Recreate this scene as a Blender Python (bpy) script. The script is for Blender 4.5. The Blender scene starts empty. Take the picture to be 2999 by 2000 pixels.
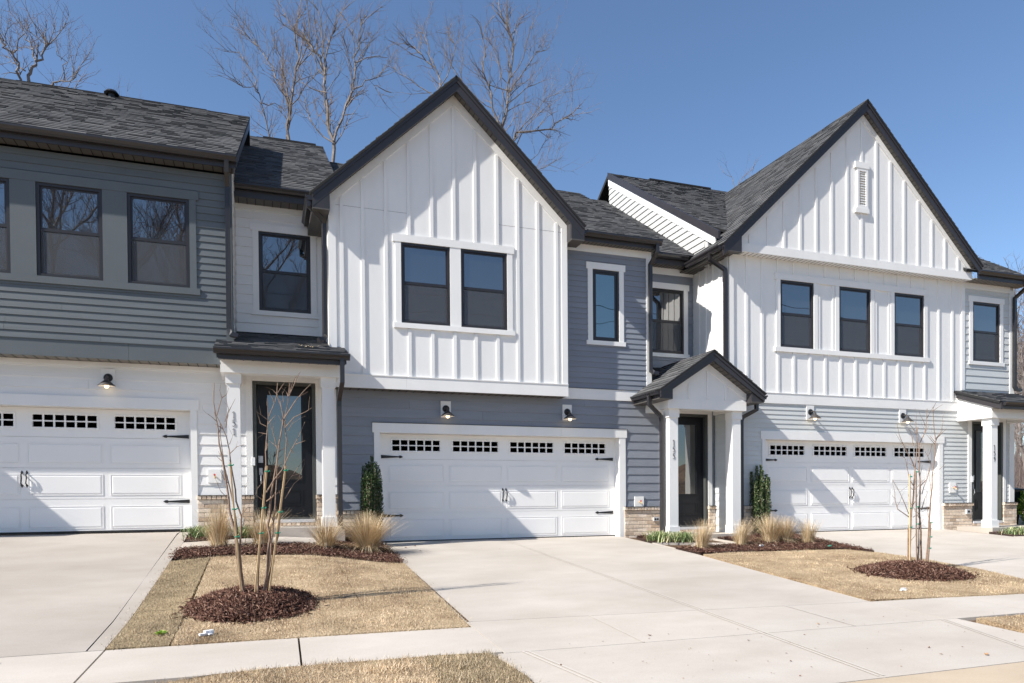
import bpy, math, random
import numpy as np
from mathutils import Vector, Matrix
random.seed(7)
rng = np.random.default_rng(7)
scn = bpy.context.scene
COL = scn.collection

# ------------------------------------------------------------ camera
cam_d = bpy.data.cameras.new('camera')
cam = bpy.data.objects.new('camera', cam_d)
COL.objects.link(cam)
scn.camera = cam
cam_d.sensor_width = 36.0
cam_d.lens = 25.156
cam_d.shift_y = 0.1629
cam_d.clip_start = 0.05
cam_d.clip_end = 3000
yaw, pit, rol = math.radians(19.163), math.radians(-0.8123), math.radians(-0.453)
fw = Vector((math.sin(yaw)*math.cos(pit), math.cos(yaw)*math.cos(pit), math.sin(pit)))
rt = Vector((math.cos(yaw), -math.sin(yaw), 0))
up = rt.cross(fw)
r2 = rt*math.cos(rol)+up*math.sin(rol)
u2 = -rt*math.sin(rol)+up*math.cos(rol)
M = Matrix((r2, u2, -fw)).transposed().to_4x4()
M.translation = Vector((0, 0, 0.8))
cam.matrix_world = M

# ------------------------------------------------------------ sky, sun, exposure
SUN_AZ, SUN_EL = math.radians(15.0), math.radians(40.0)   # light travels towards +X, slightly towards the facades
world = bpy.data.worlds.new('World')
scn.world = world
world.use_nodes = True
wn = world.node_tree
wn.nodes.clear()
wo = wn.nodes.new('ShaderNodeOutputWorld')
wb = wn.nodes.new('ShaderNodeBackground')
sky = wn.nodes.new('ShaderNodeTexSky')
sky.sky_type = 'NISHITA'
sky.sun_disc = False
sky.sun_elevation = SUN_EL
sky.sun_rotation = math.radians(180+75)
sky.altitude = 100
sky.air_density = 1.0
sky.dust_density = 0.35
sky.ozone_density = 4.5
wb.inputs['Strength'].default_value = 0.090
wn.links.new(sky.outputs[0], wb.inputs[0])
wn.links.new(wb.outputs[0], wo.inputs[0])
sl = bpy.data.lights.new('sun', 'SUN')
sl.energy = 4.25
sl.angle = math.radians(0.53)
sl.color = (1.0, 0.955, 0.88)
sun = bpy.data.objects.new('sun', sl)
COL.objects.link(sun)
Ld = Vector((math.cos(SUN_AZ)*math.cos(SUN_EL), math.sin(SUN_AZ)*math.cos(SUN_EL), -math.sin(SUN_EL)))
sun.rotation_euler = Ld.to_track_quat('-Z', 'Y').to_euler()
sun.location = (-20, -6, 25)
scn.view_settings.view_transform = 'Standard'
scn.view_settings.look = 'None'
scn.view_settings.gamma = 1.0
scn.view_settings.exposure = 0.90
scn.view_settings.use_curve_mapping = False

# ------------------------------------------------------------ materials
def newmat(name):
    m = bpy.data.materials.new(name)
    m.use_nodes = True
    nt = m.node_tree
    b = nt.nodes['Principled BSDF']
    return m, nt, b

def N(nt, t, **kw):
    n = nt.nodes.new(t)
    for k, v in kw.items():
        if k in n.inputs: n.inputs[k].default_value = v
        else: setattr(n, k, v)
    return n

def paint(name, col, rough=0.45, var=0.06, scale=3.0, bump=0.0, bscale=300, objvar=0.0, spec=0.5, stretch=None, dirt=0.0):
    m, nt, b = newmat(name)
    b.inputs['Roughness'].default_value = rough
    b.inputs['Specular IOR Level'].default_value = spec
    tc = N(nt, 'ShaderNodeTexCoord')
    mp = N(nt, 'ShaderNodeMapping')
    geo = N(nt, 'ShaderNodeNewGeometry')
    nt.links.new(geo.outputs['Position'], mp.inputs[0])
    if stretch: mp.inputs['Scale'].default_value = stretch
    n = N(nt, 'ShaderNodeTexNoise', Scale=scale, Detail=5.0, Roughness=0.6)
    nt.links.new(mp.outputs[0], n.inputs['Vector'])
    r = N(nt, 'ShaderNodeMapRange')
    r.inputs['From Min'].default_value = 0.3; r.inputs['From Max'].default_value = 0.7
    r.inputs['To Min'].default_value = 1-var; r.inputs['To Max'].default_value = 1+var
    nt.links.new(n.outputs[0], r.inputs[0])
    last = r.outputs[0]
    if objvar:
        oi = N(nt, 'ShaderNodeObjectInfo')
        r3 = N(nt, 'ShaderNodeMapRange')
        r3.inputs['To Min'].default_value = 1-objvar; r3.inputs['To Max'].default_value = 1+objvar
        nt.links.new(oi.outputs['Random'], r3.inputs[0])
        mu = N(nt, 'ShaderNodeMath', operation='MULTIPLY')
        nt.links.new(last, mu.inputs[0]); nt.links.new(r3.outputs[0], mu.inputs[1])
        last = mu.outputs[0]
    vm = N(nt, 'ShaderNodeVectorMath', operation='SCALE')
    vm.inputs[0].default_value = col[:3]
    nt.links.new(last, vm.inputs['Scale'])
    nt.links.new(vm.outputs[0], b.inputs['Base Color'])
    if bump:
        bn = N(nt, 'ShaderNodeTexNoise', Scale=bscale, Detail=3.0)
        nt.links.new(mp.outputs[0], bn.inputs['Vector'])
        bp = N(nt, 'ShaderNodeBump', Strength=bump, Distance=0.01)
        nt.links.new(bn.outputs[0], bp.inputs['Height'])
        nt.links.new(bp.outputs[0], b.inputs['Normal'])
    return m

def island(name, stops, rough=0.9, bump=0.0, bscale=200, noise=0.0, nscale=20, objrandom=False, spec=0.2, transl=0.0):
    """colour ramp picked per loose piece (or per object)"""
    m, nt, b = newmat(name)
    b.inputs['Roughness'].default_value = rough
    b.inputs['Specular IOR Level'].default_value = spec
    geo = N(nt, 'ShaderNodeNewGeometry')
    cr = N(nt, 'ShaderNodeValToRGB')
    els = cr.color_ramp.elements
    while len(els) < len(stops): els.new(0.5)
    for e, (p, c) in zip(els, stops):
        e.position = p; e.color = (*c, 1)
    if objrandom:
        oi = N(nt, 'ShaderNodeObjectInfo')
        nt.links.new(oi.outputs['Random'], cr.inputs[0])
    else:
        nt.links.new(geo.outputs['Random Per Island'], cr.inputs[0])
    out = cr.outputs[0]
    if noise:
        n = N(nt, 'ShaderNodeTexNoise', Scale=nscale, Detail=4.0, Roughness=0.65)
        nt.links.new(geo.outputs['Position'], n.inputs['Vector'])
        r = N(nt, 'ShaderNodeMapRange')
        r.inputs['From Min'].default_value = 0.3; r.inputs['From Max'].default_value = 0.7
        r.inputs['To Min'].default_value = 1-noise; r.inputs['To Max'].default_value = 1+noise
        nt.links.new(n.outputs[0], r.inputs[0])
        vm = N(nt, 'ShaderNodeVectorMath', operation='SCALE')
        nt.links.new(out, vm.inputs[0]); nt.links.new(r.outputs[0], vm.inputs['Scale'])
        out = vm.outputs[0]
    nt.links.new(out, b.inputs['Base Color'])
    if bump:
        bn = N(nt, 'ShaderNodeTexNoise', Scale=bscale, Detail=4.0)
        nt.links.new(geo.outputs['Position'], bn.inputs['Vector'])
        bp = N(nt, 'ShaderNodeBump', Strength=bump, Distance=0.01)
        nt.links.new(bn.outputs[0], bp.inputs['Height'])
        nt.links.new(bp.outputs[0], b.inputs['Normal'])
    return m

MAT = {}
MAT['white'] = paint('white_paint', (0.78, 0.77, 0.75), rough=0.5, var=0.035, scale=2.0, stretch=(1, 1, 0.35), bump=0.03, bscale=90, objvar=0.012)
MAT['white_side'] = paint('white_siding_paint', (0.76, 0.75, 0.735), rough=0.55, var=0.03, scale=2.0, bump=0.08, bscale=60, objvar=0.02, stretch=(1, 1, 6))
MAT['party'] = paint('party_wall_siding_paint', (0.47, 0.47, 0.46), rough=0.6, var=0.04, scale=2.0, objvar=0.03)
MAT['garage'] = paint('garage_door_enamel', (0.82, 0.805, 0.785), rough=0.4, var=0.02, scale=1.5, bump=0.05, bscale=240)
MAT['dark'] = paint('dark_slate_siding_paint', (0.108, 0.122, 0.130), rough=0.5, var=0.09, scale=1.6, bump=0.15, bscale=60, objvar=0.06, stretch=(1, 1, 8))
MAT['darktrim'] = paint('dark_slate_trim_paint', (0.098, 0.112, 0.120), rough=0.5, var=0.07, scale=1.2, bump=0.05, bscale=60, objvar=0.03)
MAT['blue'] = paint('blue_grey_siding_paint', (0.215, 0.232, 0.268), rough=0.5, var=0.06, scale=1.6, bump=0.15, bscale=60, objvar=0.05, stretch=(1, 1, 8))
MAT['pale'] = paint('pale_grey_siding_paint', (0.545, 0.56, 0.555), rough=0.5, var=0.04, scale=1.6, bump=0.12, bscale=60, objvar=0.03, stretch=(1, 1, 8))
MAT['bronze'] = paint('dark_bronze_aluminium', (0.021, 0.019, 0.021), rough=0.33, var=0.15, scale=2.0, spec=0.6)
MAT['fascia'] = paint('dark_bronze_fascia', (0.031, 0.028, 0.031), rough=0.42, var=0.12, scale=1.5)
MAT['soffit'] = paint('bronze_soffit_vinyl', (0.085, 0.078, 0.070), rough=0.5, var=0.06)
MAT['soffit_bounce'] = paint('bounce_lit_soffit_vinyl', (0.20, 0.185, 0.165), rough=0.5, var=0.06)  # same soffit vinyl, made lighter: bounced light put into its colour
MAT['groove'] = paint('soffit_groove', (0.01, 0.01, 0.01), rough=0.8)
MAT['iron'] = paint('black_iron', (0.012, 0.012, 0.013), rough=0.45)
MAT['frame'] = paint('black_window_vinyl', (0.022, 0.020, 0.024), rough=0.4, var=0.1)
MAT['door'] = paint('black_door_enamel', (0.008, 0.009, 0.012), rough=0.35, spec=0.3)
MAT['doorframe'] = paint('grey_green_door_frame', (0.060, 0.064, 0.060), rough=0.5)
MAT['bulb_socket'] = paint('lamp_metal', (0.05, 0.043, 0.04), rough=0.5)
MAT['steel'] = paint('brushed_steel', (0.55, 0.55, 0.56), rough=0.35)
MAT['brass'] = paint('brass', (0.45, 0.30, 0.12), rough=0.35)
MAT['red'] = paint('red_valve_wheel', (0.4, 0.03, 0.02), rough=0.5)
MAT['green_tie'] = paint('green_tie_tape', (0.0, 0.22, 0.13), rough=0.4)
MAT['litter'] = paint('white_plastic', (0.8, 0.8, 0.8), rough=0.4)
MAT['bin'] = paint('black_bin_plastic', (0.015, 0.02, 0.02), rough=0.5)
MAT['cable'] = paint('cable_black', (0.02, 0.02, 0.02), rough=0.7)
MAT['mat'] = paint('grey_door_mat', (0.12, 0.14, 0.16), rough=0.9)
MAT['mortar'] = paint('mortar', (0.42, 0.39, 0.35), rough=0.95, var=0.1, scale=20, bump=0.4)
MAT['brick'] = island('beige_brick', [(0.0, (0.44, 0.33, 0.24)), (0.3, (0.60, 0.47, 0.355)), (0.65, (0.69, 0.565, 0.44)), (1.0, (0.78, 0.67, 0.55))], rough=0.92, bump=0.35, bscale=120, noise=0.18, nscale=26, objrandom=True)
MAT['shingle'] = island('charcoal_shingles', [(0.0, (0.066, 0.067, 0.070)), (0.35, (0.081, 0.082, 0.085)), (0.7, (0.094, 0.094, 0.097)), (1.0, (0.118, 0.117, 0.117))], rough=0.95, bump=0.2, bscale=200, noise=0.14, nscale=60)
MAT['deck'] = paint('roof_underlay', (0.012, 0.012, 0.013), rough=0.9)
MAT['mulch'] = island('brown_mulch', [(0.0, (0.035, 0.014, 0.010)), (0.4, (0.085, 0.038, 0.027)), (0.75, (0.16, 0.082, 0.058)), (1.0, (0.36, 0.23, 0.17))], rough=0.9)
MAT['mulch_base'] = paint('mulch_soil', (0.035, 0.016, 0.011), rough=0.95, var=0.4, scale=30, bump=1.0, bscale=40)
MAT['blade'] = island('dormant_grass_blades', [(0.0, (0.24, 0.165, 0.095)), (0.35, (0.50, 0.375, 0.24)), (0.8, (0.69, 0.545, 0.365)), (1.0, (0.80, 0.69, 0.52))], rough=0.8, noise=0.5, nscale=2.2)
MAT['blade_grey'] = island('weathered_grass_blades', [(0.0, (0.14, 0.105, 0.065)), (0.35, (0.34, 0.26, 0.165)), (0.8, (0.50, 0.40, 0.265)), (0.97, (0.52, 0.43, 0.29)), (1.0, (0.16, 0.22, 0.07))], rough=0.8, noise=0.3, nscale=4)
MAT['straw'] = island('straw_grass', [(0.0, (0.26, 0.17, 0.085)), (0.35, (0.52, 0.38, 0.21)), (0.75, (0.72, 0.56, 0.36)), (1.0, (0.85, 0.73, 0.53))], rough=0.7)
MAT['strap'] = island('strap_leaves', [(0.0, (0.05, 0.10, 0.03)), (0.35, (0.16, 0.25, 0.09)), (0.65, (0.38, 0.42, 0.20)), (1.0, (0.68, 0.62, 0.38))], rough=0.5)
MAT['evergreen'] = island('evergreen_leaves', [(0.0, (0.008, 0.022, 0.006)), (0.5, (0.025, 0.055, 0.014)), (0.85, (0.055, 0.095, 0.03)), (1.0, (0.13, 0.19, 0.07))], rough=0.4, spec=0.4)
MAT['evergreen_light'] = island('variegated_evergreen_leaves', [(0.0, (0.012, 0.028, 0.008)), (0.5, (0.05, 0.085, 0.025)), (0.85, (0.13, 0.17, 0.07)), (1.0, (0.40, 0.42, 0.25))], rough=0.4, spec=0.4)
MAT['yellowgreen'] = island('bright_shrub_leaves', [(0.0, (0.06, 0.14, 0.01)), (0.5, (0.18, 0.30, 0.03)), (1.0, (0.38, 0.50, 0.08))], rough=0.45)
MAT['sapling'] = island('sapling_bark', [(0.0, (0.10, 0.06, 0.045)), (0.5, (0.22, 0.15, 0.11)), (1.0, (0.34, 0.25, 0.19))], rough=0.8, noise=0.35, nscale=35)
MAT['stake'] = paint('wooden_stake', (0.55, 0.38, 0.20), rough=0.7, var=0.2, scale=30, stretch=(1, 1, 0.1))
MAT['bark'] = paint('winter_bark', (0.175, 0.15, 0.135), rough=0.9, var=0.45, scale=4.0, bump=0.5, bscale=12)
MAT['twig'] = island('winter_twigs', [(0.0, (0.08, 0.06, 0.058)), (0.5, (0.15, 0.115, 0.105)), (1.0, (0.24, 0.19, 0.17))], rough=0.9)
MAT['deadleaf'] = island('dead_leaves', [(0.0, (0.12, 0.05, 0.025)), (0.6, (0.28, 0.14, 0.07)), (1.0, (0.45, 0.28, 0.15))], rough=0.8)

def concrete(name, col):
    m, nt, b = newmat(name)
    geo = N(nt, 'ShaderNodeNewGeometry')
    oi = N(nt, 'ShaderNodeObjectInfo')
    b.inputs['Roughness'].default_value = 0.85
    b.inputs['Specular IOR Level'].default_value = 0.25
    mp = N(nt, 'ShaderNodeMapping'); mp.inputs['Scale'].default_value = (0.75, 1.3, 1)
    nt.links.new(geo.outputs['Position'], mp.inputs[0])
    n1 = N(nt, 'ShaderNodeTexNoise', Scale=1.1, Detail=6.0, Roughness=0.62)
    nt.links.new(mp.outputs[0], n1.inputs['Vector'])
    n2 = N(nt, 'ShaderNodeTexNoise', Scale=90.0, Detail=4.0, Roughness=0.7)
    nt.links.new(geo.outputs['Position'], n2.inputs['Vector'])
    cr = N(nt, 'ShaderNodeValToRGB')
    cr.color_ramp.elements[0].position = 0.28; cr.color_ramp.elements[0].color = (col[0]*0.87, col[1]*0.85, col[2]*0.82, 1)
    cr.color_ramp.elements[1].position = 0.72; cr.color_ramp.elements[1].color = (col[0]*1.06, col[1]*1.06, col[2]*1.06, 1)
    nt.links.new(n1.outputs[0], cr.inputs[0])
    r2_ = N(nt, 'ShaderNodeMapRange')
    r2_.inputs['From Min'].default_value = 0.25; r2_.inputs['From Max'].default_value = 0.75
    r2_.inputs['To Min'].default_value = 0.90; r2_.inputs['To Max'].default_value = 1.08
    nt.links.new(n2.outputs[0], r2_.inputs[0])
    r3 = N(nt, 'ShaderNodeMapRange'); r3.inputs['To Min'].default_value = 0.965; r3.inputs['To Max'].default_value = 1.035
    nt.links.new(oi.outputs['Random'], r3.inputs[0])
    mu = N(nt, 'ShaderNodeMath', operation='MULTIPLY')
    nt.links.new(r2_.outputs[0], mu.inputs[0]); nt.links.new(r3.outputs[0], mu.inputs[1])
    n3 = N(nt, 'ShaderNodeTexNoise', Scale=0.45, Detail=3.0, Roughness=0.5)
    nt.links.new(geo.outputs['Position'], n3.inputs['Vector'])
    r5 = N(nt, 'ShaderNodeMapRange')
    r5.inputs['From Min'].default_value = 0.35; r5.inputs['From Max'].default_value = 0.65
    r5.inputs['To Min'].default_value = 0.93; r5.inputs['To Max'].default_value = 1.03
    nt.links.new(n3.outputs[0], r5.inputs[0])
    m5 = N(nt, 'ShaderNodeMath', operation='MULTIPLY')
    nt.links.new(mu.outputs[0], m5.inputs[0]); nt.links.new(r5.outputs[0], m5.inputs[1])
    mu = m5
    # small dark specks / stains
    v = N(nt, 'ShaderNodeTexVoronoi', Scale=5.0)
    nt.links.new(geo.outputs['Position'], v.inputs['Vector'])
    st = N(nt, 'ShaderNodeMapRange'); st.inputs['From Min'].default_value = 0.0; st.inputs['From Max'].default_value = 0.05
    st.inputs['To Min'].default_value = 0.80; st.inputs['To Max'].default_value = 1.0
    nt.links.new(v.outputs['Distance'], st.inputs[0])
    mu2 = N(nt, 'ShaderNodeMath', operation='MULTIPLY')
    nt.links.new(mu.outputs[0], mu2.inputs[0]); nt.links.new(st.outputs[0], mu2.inputs[1])
    vm = N(nt, 'ShaderNodeVectorMath', operation='SCALE')
    nt.links.new(cr.outputs[0], vm.inputs[0]); nt.links.new(mu2.outputs[0], vm.inputs['Scale'])
    nt.links.new(vm.outputs[0], b.inputs['Base Color'])
    bp = N(nt, 'ShaderNodeBump', Strength=0.25, Distance=0.004)
    nt.links.new(n2.outputs[0], bp.inputs['Height'])
    nt.links.new(bp.outputs[0], b.inputs['Normal'])
    return m
MAT['concrete'] = concrete('brushed_concrete', (0.495, 0.450, 0.400))
MAT['concrete_old'] = concrete('weathered_concrete', (0.395, 0.355, 0.315))
MAT['kerb'] = concrete('tan_kerb_concrete', (0.49, 0.40, 0.30))
MAT['joint'] = paint('joint_dirt', (0.10, 0.085, 0.065), rough=0.95, var=0.3, scale=20)
MAT['pale_joint'] = paint('tooled_concrete_joint', (0.52, 0.475, 0.42), rough=0.85, var=0.06, scale=8)
MAT['asphalt'] = paint('asphalt', (0.12, 0.115, 0.11), rough=0.9, var=0.2, scale=30, bump=0.6, bscale=80)
MAT['pinkmark'] = paint('pink_marking_paint', (0.55, 0.33, 0.29), rough=0.9, var=0.3, scale=15)

def ground_mat(name, a, bcol, c, sc=1.6):
    m, nt, b = newmat(name)
    b.inputs['Roughness'].default_value = 0.95
    b.inputs['Specular IOR Level'].default_value = 0.1
    geo = N(nt, 'ShaderNodeNewGeometry')
    n1 = N(nt, 'ShaderNodeTexNoise', Scale=sc, Detail=7.0, Roughness=0.7)
    nt.links.new(geo.outputs['Position'], n1.inputs['Vector'])
    cr = N(nt, 'ShaderNodeValToRGB')
    els = cr.color_ramp.elements; els.new(0.5)
    for e, (p, cc) in zip(els, [(0.3, a), (0.5, bcol), (0.7, c)]):
        e.position = p; e.color = (*cc, 1)
    nt.links.new(n1.outputs[0], cr.inputs[0])
    n2 = N(nt, 'ShaderNodeTexNoise', Scale=60.0, Detail=4.0)
    nt.links.new(geo.outputs['Position'], n2.inputs['Vector'])
    r = N(nt, 'ShaderNodeMapRange'); r.inputs['From Min'].default_value = 0.3; r.inputs['From Max'].default_value = 0.7
    r.inputs['To Min'].default_value = 0.6; r.inputs['To Max'].default_value = 1.3
    nt.links.new(n2.outputs[0], r.inputs[0])
    vm = N(nt, 'ShaderNodeVectorMath', operation='SCALE')
    nt.links.new(cr.outputs[0], vm.inputs[0]); nt.links.new(r.outputs[0], vm.inputs['Scale'])
    nt.links.new(vm.outputs[0], b.inputs['Base Color'])
    bp = N(nt, 'ShaderNodeBump', Strength=0.8, Distance=0.03)
    nt.links.new(n2.outputs[0], bp.inputs['Height'])
    nt.links.new(bp.outputs[0], b.inputs['Normal'])
    return m
MAT['sod'] = ground_mat('tan_sod', (0.22, 0.145, 0.085), (0.40, 0.295, 0.185), (0.57, 0.44, 0.29))
MAT['sod_grey'] = ground_mat('weathered_sod', (0.17, 0.125, 0.075), (0.30, 0.23, 0.14), (0.44, 0.335, 0.205))
MAT['soil'] = ground_mat('soil', (0.10, 0.065, 0.04), (0.15, 0.10, 0.065), (0.22, 0.15, 0.10))
MAT['leaf_litter'] = ground_mat('woodland_leaf_litter', (0.11, 0.065, 0.045), (0.20, 0.13, 0.09), (0.30, 0.21, 0.15), sc=0.8)

def glass(name, base, ior, wav=0.0, rough=0.0):
    m, nt, b = newmat(name)
    b.inputs['Base Color'].default_value = (*base, 1)
    b.inputs['Roughness'].default_value = rough
    b.inputs['IOR'].default_value = ior
    if wav:
        geo = N(nt, 'ShaderNodeNewGeometry')
        n = N(nt, 'ShaderNodeTexNoise', Scale=1.4, Detail=1.0)
        nt.links.new(geo.outputs['Position'], n.inputs['Vector'])
        bp = N(nt, 'ShaderNodeBump', Strength=wav, Distance=0.02)
        nt.links.new(n.outputs[0], bp.inputs['Height'])
        nt.links.new(bp.outputs[0], b.inputs['Normal'])
    return m
MAT['glass'] = glass('window_glass', (0.022, 0.027, 0.033), 2.9, 0.10)
MAT['glass_teal'] = glass('teal_fixed_glass', (0.02, 0.075, 0.085), 3.2, 0.2)
MAT['glass_small'] = glass('garage_window_glass', (0.012, 0.008, 0.008), 1.6, 0.05)
MAT['glass_door'] = glass('door_glass', (0.02, 0.023, 0.022), 2.5, 0.18)
def screen_mat():
    m, nt, b = newmat('insect_screen')
    b.inputs['Base Color'].default_value = (0.075, 0.080, 0.090, 1)
    b.inputs['Roughness'].default_value = 0.8
    b.inputs['Alpha'].default_value = 0.62
    return m
MAT['screen'] = screen_mat()
def emit_mat(name, col, s):
    m, nt, b = newmat(name)
    b.inputs['Base Color'].default_value = (*col, 1)
    b.inputs['Emission Color'].default_value = (*col, 1)
    b.inputs['Emission Strength'].default_value = s
    return m
MAT['bulb'] = emit_mat('warm_light_bulb', (1.0, 0.78, 0.48), 1.6)

# ------------------------------------------------------------ mesh helpers
class MB:
    def __init__(self): self.v = []; self.f = []; self.mi = []
    def add(self, vs, fs, mi=0):
        o = len(self.v)
        self.v.extend(tuple(map(float, q)) for q in vs)
        self.f.extend(tuple(i+o for i in f) for f in fs)
        self.mi.extend([mi]*len(fs))
    def box(self, x0, x1, y0, y1, z0, z1, mi=0):
        self.add([(x0, y0, z0), (x1, y0, z0), (x1, y1, z0), (x0, y1, z0), (x0, y0, z1), (x1, y0, z1), (x1, y1, z1), (x0, y1, z1)],
                 [(0, 3, 2, 1), (4, 5, 6, 7), (0, 1, 5, 4), (1, 2, 6, 5), (2, 3, 7, 6), (3, 0, 4, 7)], mi)
        return self
    def prism(self, pts, d, mi=0):
        """closed polygon pts (3D, planar) extruded by vector d"""
        n = len(pts)
        a = [Vector(p) for p in pts]; b = [p+Vector(d) for p in a]
        self.add(a+b, [tuple(range(n))[::-1], tuple(range(n, 2*n))]+[(i, (i+1) % n, n+(i+1) % n, n+i) for i in range(n)], mi)
        return self
    def tube(self, pts, rad, sides=6, cap=True, mi=0, rot=0.0, flat=1.0):
        pts = [Vector(p) for p in pts]
        if not isinstance(rad, (list, tuple)): rad = [rad]*len(pts)
        n = len(pts); vs = []; 
        ref = None
        for i, p in enumerate(pts):
            if i == 0: t = pts[1]-p
            elif i == n-1: t = p-pts[i-1]
            else: t = (pts[i+1]-p).normalized()+(p-pts[i-1]).normalized()
            if t.length < 1e-9: t = Vector((0, 0, 1))
            t.normalize()
            if ref is None:
                ref = Vector((0, 1, 0)) if abs(t.y) < 0.9 else Vector((1, 0, 0))
            a = (ref-t*ref.dot(t)).normalized(); b = t.cross(a); ref = a
            for k in range(sides):
                th = rot+2*math.pi*k/sides
                vs.append(p+(a*math.cos(th)+b*math.sin(th)*flat)*rad[i])
        fs = []
        for i in range(n-1):
            for k in range(sides):
                k2 = (k+1) % sides
                fs.append((i*sides+k, i*sides+k2, (i+1)*sides+k2, (i+1)*sides+k))
        if cap:
            fs.append(tuple(range(sides))[::-1]); fs.append(tuple((n-1)*sides+k for k in range(sides)))
        self.add(vs, fs, mi)
        return self
    def mesh(self, name, mats, smooth=False):
        me = bpy.data.meshes.new(name)
        me.from_pydata(self.v, [], self.f)
        mats = mats if isinstance(mats, (list, tuple)) else [mats]
        for m in mats: me.materials.append(MAT[m] if isinstance(m, str) else m)
        if any(self.mi): me.polygons.foreach_set('material_index', self.mi)
        if smooth: me.polygons.foreach_set('use_smooth', [True]*len(self.f))
        me.update()
        return me
    def build(self, name, mats, parent=None, kind=None, label=None, smooth=False):
        return link(name, self.mesh(name, mats, smooth), parent, kind, label)

def link(name, me, parent=None, kind=None, label=None, loc=None):
    o = bpy.data.objects.new(name, me)
    COL.objects.link(o)
    if loc is not None: o.location = loc
    if parent is not None:
        o.parent = parent
        o.matrix_parent_inverse = Matrix.Translation(-wloc(parent))
    if kind: o['kind'] = kind
    if label: o['label'] = label
    return o
def wloc(o):
    return Vector(o.get('_loc', (0, 0, 0))) if o.type == 'EMPTY' else Vector(o.location) if not o.parent else Vector(o.location)
def thing(name, label, cat, loc=(0, 0, 0), group=None):
    o = bpy.data.objects.new(name, None)
    COL.objects.link(o)
    o.location = loc; o['_loc'] = list(map(float, loc))
    o.empty_display_size = 0.2
    o['label'] = label; o['category'] = cat
    if group: o['group'] = group
    return o
def tag(o, label, cat, group=None):
    o['label'] = label; o['category'] = cat
    if group: o['group'] = group
    return o
def struct(name, mb, mat):
    return mb.build(name, mat, kind='structure')

def fast_mesh(name, V, F, mats, parent=None, kind='stuff', nper=3):
    me = bpy.data.meshes.new(name)
    V = np.asarray(V, dtype=np.float32).reshape(-1, 3); F = np.asarray(F, dtype=np.int32).reshape(-1, nper)
    me.vertices.add(len(V)); me.vertices.foreach_set('co', V.ravel())
    me.loops.add(F.size); me.loops.foreach_set('vertex_index', F.ravel())
    me.polygons.add(len(F)); me.polygons.foreach_set('loop_start', np.arange(0, F.size, nper, dtype=np.int32))
    me.update(calc_edges=True)
    for m in (mats if isinstance(mats, list) else [mats]): me.materials.append(MAT[m])
    return link(name, me, parent, kind)

def cells(x0, x1, z0, z1, holes):
    """rectangles that cover [x0,x1]x[z0,z1] minus holes"""
    xs = sorted({x0, x1, *[min(max(h[0], x0), x1) for h in holes], *[min(max(h[1], x0), x1) for h in holes]})
    cols = []
    for a, b in zip(xs, xs[1:]):
        if b-a < 1e-4: continue
        m = (a+b)/2
        iv = [(z0, z1)]
        for h in holes:
            if h[0] < m < h[1]:
                nv = []
                for p, q in iv:
                    if h[3] <= p or h[2] >= q: nv.append((p, q)); continue
                    if h[2] > p: nv.append((p, h[2]))
                    if h[3] < q: nv.append((h[3], q))
                iv = nv
        cols.append((a, b, iv))
    out = []; cur = {}
    for a, b, iv in cols:
        new = {}
        for i in iv:
            if i[1]-i[0] < 0.004: continue
            if i in cur and abs(cur[i][1]-a) < 1e-6: new[i] = (cur[i][0], b)
            else: new[i] = (a, b)
        for i, (p, q) in cur.items():
            if i not in new or new[i][0] != p: out.append((p, q, i[0], i[1]))
        cur = new
    for i, (p, q) in cur.items(): out.append((p, q, i[0], i[1]))
    return out

def lap_siding(par, mat, Y, x0, x1, z0, z1, exp, holes, top=None, name='siding_board', axis='X', sgn=-1, t=0.014, lo=None, hi=None):
    """lap boards facing -Y (axis X) or facing sgn*X (axis Y, plane at X=Y, running x0..x1 in Y). lo/hi(z): clip functions for sloping ends"""
    k = 0; z = z0
    while z < z1-0.01:
        zt = min(z+exp, z1)
        bx0 = x0 if lo is None else lo(z+exp/2)
        bx1 = x1 if hi is None else hi(z+exp/2)
        if bx1-bx0 > 0.03:
            for (a, b, p, q) in cells(bx0, bx1, z, zt, holes):
                # long boards are broken at butt joints
                segs = [(a, b)]
                if b-a > 4.2:
                    s = a+1.2+random.random()*(b-a-2.4); segs = [(a, s-0.0015), (s+0.0015, b)]
                for (a, b) in segs:
                    mb = MB()
                    f = lambda zz: 0.003+t*(1-(zz-z)/exp)
                    d0, d1 = f(p), f(q)
                    if axis == 'X':
                        v = [(a, Y-d0, p), (b, Y-d0, p), (b, Y-d1, q), (a, Y-d1, q), (a, Y+0.002, p), (b, Y+0.002, p), (b, Y+0.002, q), (a, Y+0.002, q)]
                        fs = [(0, 1, 2, 3), (0, 4, 5, 1), (1, 5, 6, 2), (3, 2, 6, 7), (0, 3, 7, 4)]
                    else:
                        v = [(Y+sgn*d0, a, p), (Y+sgn*d0, b, p), (Y+sgn*d1, b, q), (Y+sgn*d1, a, q), (Y-sgn*0.002, a, p), (Y-sgn*0.002, b, p), (Y-sgn*0.002, b, q), (Y-sgn*0.002, a, q)]
                        fs = [(0, 1, 2, 3), (0, 4, 5, 1), (1, 5, 6, 2), (3, 2, 6, 7), (0, 3, 7, 4)]
                        if sgn < 0: fs = [f_[::-1] for f_ in fs]
                    mb.add(v, fs)
                    mb.build(name, mat, par)
        z += exp; k += 1

def wall_core(par, mat, Y, x0, x1, z0, z1, holes, depth=0.12, name='wall'):
    mb = MB()
    for a, b, p, q in cells(x0, x1, z0, z1, holes):
        mb.box(a, b, Y, Y+depth, p, q)
    return mb.build(name, mat, par)

def board(par, mat, x0, x1, y0, y1, z0, z1, name='trim_board'):
    return MB().box(x0, x1, y0, y1, z0, z1).build(name, mat, par)

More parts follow.
